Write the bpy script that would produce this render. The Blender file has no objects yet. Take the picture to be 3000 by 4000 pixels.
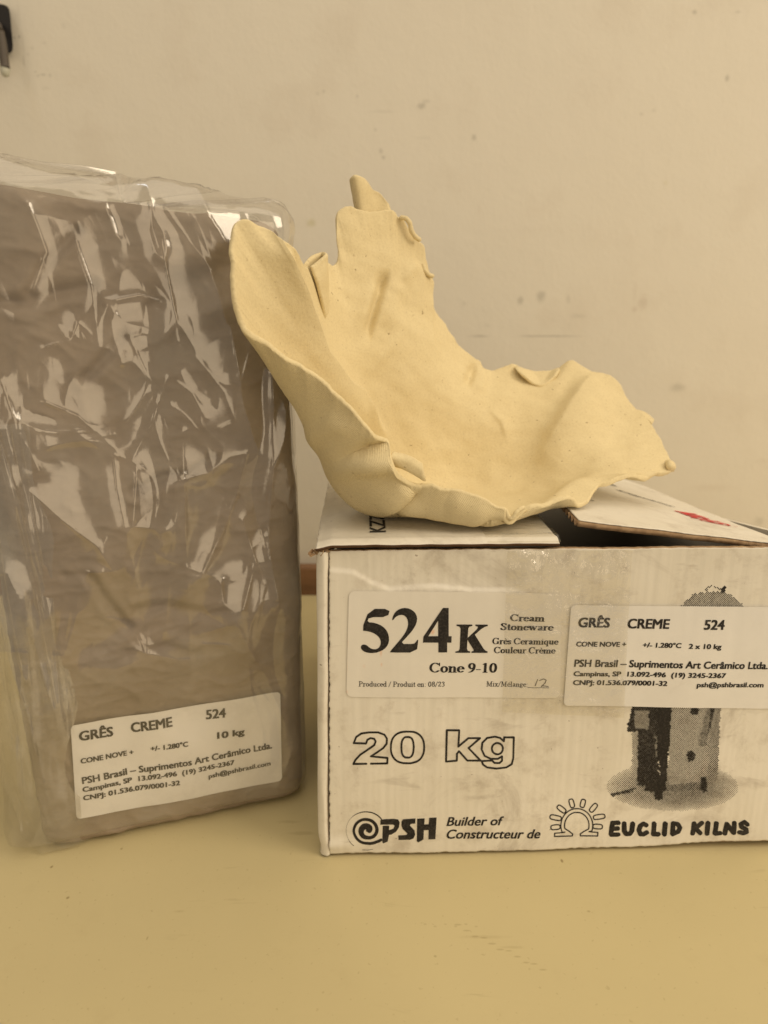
import bpy, bmesh, math, random
import numpy as np
from mathutils import Vector

S = bpy.context.scene
COL = S.collection
R_ = math.radians

# ------------------------------------------------------------------ camera
F_PX, IMG_W, IMG_H = 2800.0, 3000.0, 4000.0
PITCH = R_(15.0)
CAM_H = 0.2712
cam_d = bpy.data.cameras.new('camera')
cam_d.sensor_fit = 'VERTICAL'
cam_d.sensor_height = 36.0
cam_d.sensor_width = 27.0
cam_d.lens = 36.0 * F_PX / IMG_H
cam_d.clip_start = 0.01
cam_d.clip_end = 50
cam_d.dof.use_dof = True
cam_d.dof.focus_distance = 0.335
cam_d.dof.aperture_fstop = 9.0
cam = bpy.data.objects.new('camera', cam_d)
cam.location = (0, 0, CAM_H)
cam.rotation_euler = (R_(90) - PITCH, 0, 0)
COL.objects.link(cam)
S.camera = cam

# ------------------------------------------------------------------ world, lamps, exposure
wd = bpy.data.worlds.new('World')
S.world = wd
wd.use_nodes = True
bg = wd.node_tree.nodes['Background']
bg.inputs[0].default_value = (1.0, 0.85, 0.65, 1)
bg.inputs[1].default_value = 0.29


def area(name, loc, target, sx, sy, power, col):
    d = bpy.data.lights.new(name, 'AREA')
    d.shape = 'RECTANGLE'
    d.size, d.size_y = sx, sy
    d.energy = power
    d.color = col
    o = bpy.data.objects.new(name, d)
    o.location = loc
    v = Vector(target) - Vector(loc)
    o.rotation_euler = v.to_track_quat('-Z', 'Y').to_euler()
    COL.objects.link(o)
    return o


WARM = (1.0, 0.84, 0.625)
area('ceiling_lamp', (0.25, 0.00, 2.00), (0.05, 0.35, 0.1), 2.4, 2.0, 18.5, WARM)
area('key_window', (1.95, -0.45, 1.35), (0.05, 0.40, 0.20), 1.05, 1.25, 28.0, WARM)
area('window_light_right', (1.20, -1.45, 0.58), (0, 0.35, 0.2), 1.05, 1.6, 8.5, (1.0, 0.79, 0.53))
area('window_light_left', (-0.85, -1.6, 0.60), (0, 0.35, 0.2), 0.85, 1.5, 5.6, (1.0, 0.80, 0.55))
area('skylight', (-0.55, 0.05, 1.35), (-0.1, 0.34, 0.3), 0.14, 0.14, 0.35, (0.75, 0.87, 1.0))

S.view_settings.view_transform = 'Standard'
S.view_settings.look = 'None'
S.view_settings.gamma = 1.0
S.view_settings.use_curve_mapping = False
S.view_settings.exposure = 0.0
S.render.engine = 'CYCLES'
S.cycles.use_denoising = True
S.cycles.max_bounces = 12
S.cycles.transparent_max_bounces = 24
S.cycles.sample_clamp_indirect = 6.0

# ------------------------------------------------------------------ pixel -> place helpers
cp, sp = math.cos(PITCH), math.sin(PITCH)
EYE = np.array([0, 0, CAM_H])


def ray(px, py):
    x = (px - IMG_W / 2) / F_PX
    y = (py - IMG_H / 2) / F_PX
    return np.array([x, cp - y * sp, -sp - y * cp])


def at(px, py, Y):
    """point on the sight line of a photo pixel that stands at distance Y"""
    r = ray(px, py)
    return EYE + r * (Y / r[1])


def at_z(px, py, z):
    r = ray(px, py)
    return EYE + r * ((z - CAM_H) / r[2])


def on_plane(px, py, o, n):
    r = ray(px, py)
    return EYE + r * (np.dot(np.asarray(o) - EYE, n) / np.dot(r, n))


# ------------------------------------------------------------------ noise
_rng = np.random.RandomState(7)
_perm = np.concatenate([_rng.permutation(256)] * 3)
_ga = _rng.rand(256) * 2 * math.pi
_gx, _gy = np.cos(_ga), np.sin(_ga)


def noise(x, y, seed=0):
    x = np.asarray(x, float) + seed * 17.37
    y = np.asarray(y, float) + seed * 5.91
    xi, yi = np.floor(x).astype(int), np.floor(y).astype(int)
    xf, yf = x - xi, y - yi
    xi &= 255
    yi &= 255
    u = xf * xf * xf * (xf * (xf * 6 - 15) + 10)
    v = yf * yf * yf * (yf * (yf * 6 - 15) + 10)

    def g(ix, iy, dx, dy):
        h = _perm[_perm[ix] + iy]
        return _gx[h] * dx + _gy[h] * dy
    a = g(xi, yi, xf, yf)
    b = g(xi + 1, yi, xf - 1, yf)
    c = g(xi, yi + 1, xf, yf - 1)
    d = g(xi + 1, yi + 1, xf - 1, yf - 1)
    return ((a * (1 - u) + b * u) * (1 - v) + (c * (1 - u) + d * u) * v) * 1.5


def fbm(x, y, seed=0, octv=4, gain=0.5):
    s, a, f = 0, 1.0, 1.0
    for k in range(octv):
        s = s + a * noise(np.asarray(x) * f, np.asarray(y) * f, seed + k * 3)
        a *= gain
        f *= 2.03
    return s


def ridge(x, y, seed=0, p=3.0):
    return (1 - np.clip(np.abs(noise(x, y, seed)) * 1.6, 0, 1)) ** p


def trilat(x, y, seed=0):
    """random heights on a triangular lattice, joined by flat facets"""
    x = np.asarray(x, float) + seed * 7.7
    y = np.asarray(y, float) + seed * 3.3
    sk = (x + y) * 0.366
    u, v = x + sk, y + sk
    iu, iv = np.floor(u).astype(int), np.floor(v).astype(int)
    fu, fv = u - iu, v - iv

    def h(a, b):
        return _perm[_perm[a & 255] + (b & 255)] / 127.5 - 1
    up = fu > fv
    h00, h11 = h(iu, iv), h(iu + 1, iv + 1)
    hm = np.where(up, h(iu + 1, iv), h(iu, iv + 1))
    return np.where(up, (1 - fu) * h00 + (fu - fv) * hm + fv * h11, (1 - fv) * h00 + (fv - fu) * hm + fu * h11)


def sstep(a, b, x):
    t = np.clip((np.asarray(x, float) - a) / (b - a), 0, 1)
    return t * t * (3 - 2 * t)


def seg_side(u, v, pts):
    """distance to a polyline, side of it (+1 right of travel, y down) and fraction along it"""
    best = np.full(np.shape(u), 1e9)
    side = np.zeros(np.shape(u))
    frac = np.zeros(np.shape(u))
    n = len(pts) - 1
    for k in range(n):
        a, b = np.array(pts[k], float), np.array(pts[k + 1], float)
        d = b - a
        t0 = ((u - a[0]) * d[0] + (v - a[1]) * d[1]) / float(d @ d)
        t = np.clip(t0, 0, 1)
        q = np.hypot(u - a[0] - t * d[0], v - a[1] - t * d[1])
        mk = q < best
        best = np.where(mk, q, best)
        side = np.where(mk, np.sign(d[0] * (v - a[1]) - d[1] * (u - a[0])), side)
        frac = np.where(mk, (k + t) / n, frac)
    return best, side, frac


def seg_dist(u, v, pts):
    """distance of (u,v) to a polyline"""
    best = np.full(np.shape(u), 1e9)
    for (a, b) in zip(pts[:-1], pts[1:]):
        a, b = np.array(a), np.array(b)
        d = b - a
        L = max(float(d @ d), 1e-12)
        t = np.clip(((u - a[0]) * d[0] + (v - a[1]) * d[1]) / L, 0, 1)
        best = np.minimum(best, np.hypot(u - a[0] - t * d[0], v - a[1] - t * d[1]))
    return best


# ------------------------------------------------------------------ object helpers
def link(o, parent=None, mat=None, smooth=False):
    COL.objects.link(o)
    if parent is not None:
        o.parent = parent
    if mat is not None:
        for m in (mat if isinstance(mat, (list, tuple)) else [mat]):
            o.data.materials.append(m)
    if smooth:
        o.data.polygons.foreach_set('use_smooth', [True] * len(o.data.polygons))
    return o


def raw_mesh(name, verts, faces, parent=None, mat=None, smooth=False):
    me = bpy.data.meshes.new(name)
    me.from_pydata([tuple(map(float, v)) for v in verts], [], [tuple(map(int, f)) for f in faces])
    me.validate()
    me.update()
    return link(bpy.data.objects.new(name, me), parent, mat, smooth)


def grid_faces(n, m, close_u=False, off=0):
    """n rows (u) by m columns (v)"""
    nu = n if close_u else n - 1
    i = np.arange(nu)[:, None]
    j = np.arange(m - 1)[None, :]
    i2 = (i + 1) % n
    f = np.stack([i * m + j, i2 * m + j, i2 * m + j + 1, i * m + j + 1], -1).reshape(-1, 4)
    return f + off


def fast_mesh(name, V, Fq, parent=None, mat=None, smooth=True, mat_idx=None):
    V = np.asarray(V, np.float32).reshape(-1, 3)
    Fq = np.asarray(Fq, np.int32)
    k = Fq.shape[1]
    me = bpy.data.meshes.new(name)
    me.vertices.add(len(V))
    me.vertices.foreach_set('co', V.ravel())
    me.loops.add(Fq.size)
    me.loops.foreach_set('vertex_index', Fq.ravel())
    me.polygons.add(len(Fq))
    me.polygons.foreach_set('loop_start', np.arange(0, Fq.size, k, dtype=np.int32))
    me.polygons.foreach_set('loop_total', np.full(len(Fq), k, np.int32))
    me.update(calc_edges=True)
    me.validate()
    o = link(bpy.data.objects.new(name, me), parent, mat, smooth)
    if mat_idx is not None:
        me.polygons.foreach_set('material_index', np.asarray(mat_idx, np.int32))
    return o


def add_uv(o, UV):
    """per vertex uv"""
    me = o.data
    lay = me.uv_layers.new(name='UVMap')
    idx = np.empty(len(me.loops), np.int32)
    me.loops.foreach_get('vertex_index', idx)
    lay.data.foreach_set('uv', np.asarray(UV, np.float32)[idx].ravel())


def box_mesh(name, x0, x1, y0, y1, z0, z1, parent=None, mat=None, bevel=0.0):
    bm = bmesh.new()
    bmesh.ops.create_cube(bm, size=1)
    for v in bm.verts:
        v.co = Vector((x0 + (v.co.x + .5) * (x1 - x0), y0 + (v.co.y + .5) * (y1 - y0), z0 + (v.co.z + .5) * (z1 - z0)))
    if bevel:
        bmesh.ops.bevel(bm, geom=bm.edges[:], offset=bevel, segments=3, affect='EDGES')
    me = bpy.data.meshes.new(name)
    bm.to_mesh(me)
    bm.free()
    return link(bpy.data.objects.new(name, me), parent, mat)


def thing(name, label, cat, loc=(0, 0, 0), rz=0.0):
    o = bpy.data.objects.new(name, None)
    o.empty_display_size = 0.05
    o.location = loc
    o.rotation_euler = (0, 0, rz)
    COL.objects.link(o)
    o['label'] = label
    o['category'] = cat
    return o


# ------------------------------------------------------------------ material helpers
class M:
    def __init__(self, name):
        self.m = bpy.data.materials.new(name)
        self.m.use_nodes = True
        self.nt = self.m.node_tree
        self.N = self.nt.nodes
        self.b = self.N['Principled BSDF']
        self.out = self.N['Material Output']
        self.tc = None

    def l(self, a, b):
        self.nt.links.new(a, b)

    def coord(self, kind='Object'):
        if self.tc is None:
            self.tc = self.N.new('ShaderNodeTexCoord')
        return self.tc.outputs[kind]

    def noise(self, scale, detail=4, rough=0.55, dist=0.0, vec=None, kind='Object'):
        n = self.N.new('ShaderNodeTexNoise')
        n.inputs['Scale'].default_value = scale
        n.inputs['Detail'].default_value = detail
        n.inputs['Roughness'].default_value = rough
        n.inputs['Distortion'].default_value = dist
        self.l(vec if vec is not None else self.coord(kind), n.inputs['Vector'])
        return n.outputs['Fac']

    def mapping(self, scale=(1, 1, 1), rot=(0, 0, 0), loc=(0, 0, 0), kind='Object'):
        n = self.N.new('ShaderNodeMapping')
        n.inputs['Scale'].default_value = scale
        n.inputs['Rotation'].default_value = rot
        n.inputs['Location'].default_value = loc
        self.l(self.coord(kind), n.inputs['Vector'])
        return n.outputs[0]

    def rng(self, src, a, b, c=0.0, d=1.0, smooth=True):
        n = self.N.new('ShaderNodeMapRange')
        n.interpolation_type = 'SMOOTHSTEP' if smooth else 'LINEAR'
        n.inputs['From Min'].default_value = a
        n.inputs['From Max'].default_value = b
        n.inputs['To Min'].default_value = c
        n.inputs['To Max'].default_value = d
        self.l(src, n.inputs['Value'])
        return n.outputs['Result']

    def math(self, op, a, b=None):
        n = self.N.new('ShaderNodeMath')
        n.operation = op
        for k, v in enumerate((a, b)):
            if v is None:
                continue
            if isinstance(v, (int, float)):
                n.inputs[k].default_value = v
            else:
                self.l(v, n.inputs[k])
        return n.outputs[0]

    def mix(self, fac, a, b, blend='MIX'):
        n = self.N.new('ShaderNodeMix')
        n.data_type = 'RGBA'
        n.blend_type = blend
        for sock, v in ((n.inputs['Factor'], fac), (n.inputs[6], a), (n.inputs[7], b)):
            if isinstance(v, (int, float)):
                sock.default_value = v
            elif isinstance(v, tuple):
                sock.default_value = v if len(v) == 4 else (*v, 1)
            else:
                self.l(v, sock)
        return n.outputs[2]

    def bump(self, h, strength=0.3, dist=0.001, prev=None):
        n = self.N.new('ShaderNodeBump')
        n.inputs['Strength'].default_value = strength
        n.inputs['Distance'].default_value = dist
        self.l(h, n.inputs['Height'])
        if prev is not None:
            self.l(prev, n.inputs['Normal'])
        return n.outputs[0]

    def set(self, base=None, rough=None, normal=None, spec=None):
        for k, v in (('Base Color', base), ('Roughness', rough), ('Normal', normal), ('Specular IOR Level', spec)):
            if v is None:
                continue
            if isinstance(v, tuple):
                self.b.inputs[k].default_value = v if len(v) == 4 else (*v, 1)
            elif isinstance(v, (int, float)):
                self.b.inputs[k].default_value = v
            else:
                self.l(v, self.b.inputs[k])
        return self.m

    def spot(self, cx, cy, rx, ry, soft=0.6, axes=(0, 2), warp=None, amt=0.4):
        """0..1 mask of a soft ellipse in object space"""
        sep = getattr(self, '_sep', None)
        if sep is None:
            sep = self.N.new('ShaderNodeSeparateXYZ')
            self.l(self.coord(), sep.inputs[0])
            self._sep = sep
        a = self.math('DIVIDE', self.math('SUBTRACT', sep.outputs[axes[0]], cx), rx)
        b = self.math('DIVIDE', self.math('SUBTRACT', sep.outputs[axes[1]], cy), ry)
        d = self.math('SQRT', self.math('ADD', self.math('MULTIPLY', a, a), self.math('MULTIPLY', b, b)))
        if warp is not None:
            d = self.math('ADD', d, self.math('MULTIPLY', self.math('SUBTRACT', warp, 0.5), amt * 2))
        return self.rng(d, 1.0 - soft, 1.0, 1.0, 0.0)


def plain(name, base, rough=0.6, spec=0.3):
    m = M(name)
    return m.set(base=base, rough=rough, spec=spec)


# ================================================================== SETTING
WALL_Y = 0.702


def mat_wall():
    m = M('wall_paint')
    n1 = m.noise(2.2, 5, 0.6)
    n2 = m.noise(14, 5, 0.6)
    c = m.mix(m.rng(n1, 0.35, 0.65), (0.66, 0.615, 0.525), (0.70, 0.66, 0.57))
    c = m.mix(m.rng(n2, 0.52, 0.72, 0, 0.14), c, (0.50, 0.42, 0.33))
    w = m.noise(220, 3, 0.6)
    w2 = m.noise(60, 3, 0.6)
    GREY, BRN, YEL = (0.20, 0.19, 0.16), (0.33, 0.23, 0.16), (0.42, 0.38, 0.14)
    marks = [  # px, py, rx, ry, strength, colour
        (1645, 414, 20, 15, .55, GREY), (1668, 396, 20, 9, .25, GREY), (1851, 537, 11, 15, .45, GREY),
        (1487, 591, 10, 12, .4, GREY), (1498, 616, 9, 9, .4, GREY), (1466, 508, 9, 9, .25, GREY),
        (1487, 436, 60, 7, .16, GREY), (1650, 540, 40, 8, .12, GREY), (1240, 366, 10, 8, .25, GREY), (1265, 356, 8, 8, .3, GREY),
        (1395, 376, 8, 8, .3, GREY), (2713, 47, 12, 9, .5, GREY), (2880, 47, 16, 7, .3, GREY), (2840, 306, 9, 14, .5, GREY), (2505, 446, 10, 9, .3, GREY),
        (2553, 432, 12, 9, .22, GREY), (2113, 1160, 22, 26, .5, GREY), (2031, 1175, 14, 18, .5, GREY), (2220, 1170, 12, 20, .25, GREY),
        (2510, 1183, 22, 34, .3, BRN), (2478, 1208, 12, 14, .3, BRN), (2480, 1140, 10, 50, .12, BRN), (1216, 870, 20, 18, .55, YEL),
        (2600, 713, 9, 12, .25, YEL), (1813, 1186, 12, 14, .2, GREY), (2260, 1235, 34, 10, .22, GREY), (1900, 1272, 22, 9, .15, GREY),
        (1875, 1313, 42, 6, .5, GREY), (2144, 1313, 122, 6, .55, GREY), (2646, 1513, 36, 20, .38, GREY),
        (2770, 1905, 90, 18, .14, BRN), (2965, 2035, 24, 22, .3, GREY), (2980, 1800, 40, 12, .12, BRN),
        (75, 145, 4, 7, .7, GREY), (57, 148, 4, 8, .6, GREY), (92, 238, 5, 26, .4, GREY), (168, 292, 16, 6, .4, GREY), (148, 296, 8, 6, .35, GREY),
        (196, 294, 7, 8, .3, GREY), (138, 281, 9, 5, .3, GREY), (110, 212, 9, 6, .22, GREY), (175, 168, 14, 7, .2, GREY), (126, 188, 8, 8, .18, GREY),
        (178, 345, 20, 8, .15, GREY), (72, 40, 5, 40, .13, GREY), (90, 170, 5, 60, .14, GREY), (250, 100, 14, 14, .10, GREY),
        (2100, 900, 300, 14, .03, BRN), (300, 520, 60, 22, .06, BRN), (1870, 820, 10, 30, .10, BRN)]
    for (px, py, rx, ry, st, colr) in marks:
        p = at(px, py, WALL_Y)
        k = np.dot(p - EYE, np.array([0, cp, -sp])) / F_PX
        c = m.mix(m.math('MULTIPLY', m.spot(p[0], p[2], rx * k * 1.25, ry * k * 1.25, 0.9, warp=w if rx < 40 else w2, amt=.45), st * .68), c, colr)
    nb = m.noise(260, 3, 0.6)
    nb2 = m.noise(28, 4, 0.5)
    b = m.bump(nb2, 0.16, 0.004)
    nb3 = m.noise(1, 4, .6, .3, vec=m.mapping((70, 70, 22)))
    b = m.bump(nb3, 0.12, 0.002, b)
    b = m.bump(nb, 0.3, 0.0006, b)
    return m.set(base=c, rough=0.75, normal=b, spec=0.2)


wall = box_mesh('wall', -1.6, 1.6, WALL_Y, WALL_Y + 0.12, -0.8, 2.2, mat=mat_wall())
wall['kind'] = 'structure'


def mat_table():
    m = M('table_laminate')
    n1 = m.noise(3.0, 4, 0.55)
    n2 = m.noise(38, 5, 0.65)
    n3 = m.noise(420, 2, 0.5)
    c = m.mix(m.rng(n1, 0.3, 0.7), (0.55, 0.47, 0.262), (0.61, 0.525, 0.296))
    c = m.mix(m.rng(n2, 0.55, 0.80, 0, 0.16), c, (0.40, 0.31, 0.15))
    c = m.mix(m.rng(n3, 0.66, 0.75, 0, 0.35), c, (0.38, 0.30, 0.15))
    st = m.noise(1.0, 3, 0.6, 0.6, vec=m.mapping((22, 130, 1), rot=(0, 0, 0.5)))
    c = m.mix(m.rng(st, 0.66, 0.74, 0, 0.25), c, (0.36, 0.29, 0.15))
    w = m.noise(190, 3, 0.6)
    for (px, py, rx, ry, s_) in [(265, 3507, 9, 7, .7), (2195, 3363, 7, 9, .8), (200, 3387, 8, 6, .5), (475, 3315, 7, 6, .5), (203, 3385, 6, 6, .5), (575, 3665, 5, 8, .4),
                                 (1180, 3255, 70, 10, .22), (1130, 3210, 60, 8, .2), (2300, 3560, 10, 5, .4), (1700, 3735, 8, 5, .4), (1890, 3660, 130, 8, .14), (2000, 3700, 60, 7, .18), (700, 3560, 30, 6, .15)] + [(1790 + 33 * k, 3612 + 17 * k + (k % 3) * 6, 20, 4, .3) for k in range(11)] + [(1660 + 40 * k, 3610 + (k % 2) * 9, 9, 4, .22) for k in range(6)]:
        p = at_z(px, py, 0)
        k = np.dot(p - EYE, np.array([0, cp, -sp])) / F_PX
        c = m.mix(m.math('MULTIPLY', m.spot(p[0], p[1], rx * k, ry * k * 1.5, 0.7, axes=(0, 1), warp=w), s_), c, (0.24, 0.17, 0.07))
    r = m.rng(n2, 0.3, 0.8, 0.36, 0.52)
    b = m.bump(m.noise(600, 2, 0.5), 0.12, 0.0004)
    b = m.bump(m.noise(9, 3, 0.5), 0.12, 0.004, b)
    return m.set(base=c, rough=r, normal=b, spec=0.35)


table = box_mesh('table', -1.3, 1.3, 0.09, WALL_Y - 0.016, -0.03, 0.0, mat=mat_table(), bevel=0.002)
table['kind'] = 'structure'

m = M('brown_wood')
gr = m.noise(1, 4, 0.6, 0.4, vec=m.mapping((8, 60, 120)))
wood = m.set(base=m.mix(m.rng(gr, 0.3, 0.7), (0.155, 0.078, 0.035), (0.24, 0.125, 0.06)), rough=0.5)
strip = box_mesh('wooden_strip', -1.3, 1.3, WALL_Y - 0.0155, WALL_Y - 0.001, -0.03, 0.0285, mat=wood, bevel=0.001)
strip['label'] = 'brown wooden strip along the foot of the wall behind the table'
strip['category'] = 'wood strip'

# ================================================================== LETTERING
def text_poly(s, bold=0.0, shear=0.0):
    """polygons of a line of plain sans text; cap height 1, starts at x 0"""
    def one(body):
        c = bpy.data.curves.new('line', 'FONT')
        c.body = body
        c.size = 1.0
        c.shear = shear
        c.resolution_u = 3
        o = bpy.data.objects.new('line', c)
        COL.objects.link(o)
        dg = bpy.context.evaluated_depsgraph_get()
        me = bpy.data.meshes.new_from_object(o.evaluated_get(dg))
        V = np.array([v.co[:2] for v in me.vertices]).reshape(-1, 2)
        Fs = [tuple(p.vertices) for p in me.polygons]
        bpy.data.objects.remove(o)
        bpy.data.curves.remove(c)
        bpy.data.meshes.remove(me)
        return V, Fs
    H, _ = one('H')
    h = H[:, 1].max() - H[:, 1].min()
    V, Fs = one(s)
    V = (V - np.array([V[:, 0].min(), H[:, 1].min()])) / h
    if bold:
        n = len(V)
        sh = [(0, 0), (bold, bold * .5), (-bold, bold * .5), (bold, -bold * .5), (-bold, -bold * .5)]
        V = np.concatenate([V + np.array(q) for q in sh])
        Fs = [tuple(k * n + np.array(f)) for k in range(5) for f in Fs]
        V = V + np.array([bold, 0])
    return V, Fs


def hull(P):
    P = sorted(set(map(tuple, np.round(P, 6))))

    def half(it):
        h = []
        for p in it:
            while len(h) > 1 and (h[-1][0] - h[-2][0]) * (p[1] - h[-2][1]) - (h[-1][1] - h[-2][1]) * (p[0] - h[-2][0]) <= 0:
                h.pop()
            h.append(p)
        return h
    a, b = half(P), half(P[::-1])
    return a[:-1] + b[:-1]


def nib(strokes, a, b=None, jitter=0.0, seed=1, n=12):
    """sweep an elliptical pen along polylines -> list of convex polygons; a stroke point may carry its own pen scale"""
    rg = random.Random(seed)
    b = a if b is None else b
    E = [(math.cos(2 * math.pi * k / n), math.sin(2 * math.pi * k / n)) for k in range(n)]
    out = []
    for st in strokes:
        pts = [(p[0], p[1], p[2] if len(p) > 2 else 1.0) for p in st]
        rings = [[(x + a * k * ex * (1 + jitter * (rg.random() - .5)), y + b * k * ey * (1 + jitter * (rg.random() - .5))) for ex, ey in E] for x, y, k in pts]
        if len(rings) == 1:
            out.append(hull(rings[0]))
        for r0, r1 in zip(rings[:-1], rings[1:]):
            out.append(hull(r0 + r1))
    return out


def polys_to_vf(polys):
    V, Fs = [], []
    for p in polys:
        k = len(V)
        V += list(p)
        Fs.append(tuple(range(k, k + len(p))))
    return np.array(V, float).reshape(-1, 2), Fs


def fill_poly(loops):
    """fill closed outlines (holes by even-odd) -> V, F"""
    c = bpy.data.curves.new('fill', 'CURVE')
    c.dimensions = '2D'
    c.fill_mode = 'BOTH'
    for L in loops:
        s = c.splines.new('POLY')
        s.points.add(len(L) - 1)
        for k, p in enumerate(L):
            s.points[k].co = (p[0], p[1], 0, 1)
        s.use_cyclic_u = True
    o = bpy.data.objects.new('fill', c)
    COL.objects.link(o)
    me = bpy.data.meshes.new_from_object(o.evaluated_get(bpy.context.evaluated_depsgraph_get()))
    V = np.array([v.co[:2] for v in me.vertices]).reshape(-1, 2)
    Fs = [tuple(p.vertices) for p in me.polygons]
    bpy.data.objects.remove(o)
    bpy.data.curves.remove(c)
    bpy.data.meshes.remove(me)
    return V, Fs


def smooth_loop(L, it=2):
    for _ in range(it):
        Q = []
        for k in range(len(L)):
            a, b = L[k], L[(k + 1) % len(L)]
            Q += [(a[0] * .75 + b[0] * .25, a[1] * .75 + b[1] * .25), (a[0] * .25 + b[0] * .75, a[1] * .25 + b[1] * .75)]
        L = Q
    return L


def arc(cx, cy, rx, ry, a0, a1, n=10):
    return [(cx + rx * math.cos(R_(a0 + (a1 - a0) * k / n)), cy + ry * math.sin(R_(a0 + (a1 - a0) * k / n))) for k in range(n + 1)]


# a bold serif hand, pen strokes per letter; (advance, thick strokes, thin serif strokes)
def sf(x, y=0.025, w=0.15):
    return [(x - w, y), (x + w, y)]


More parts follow.
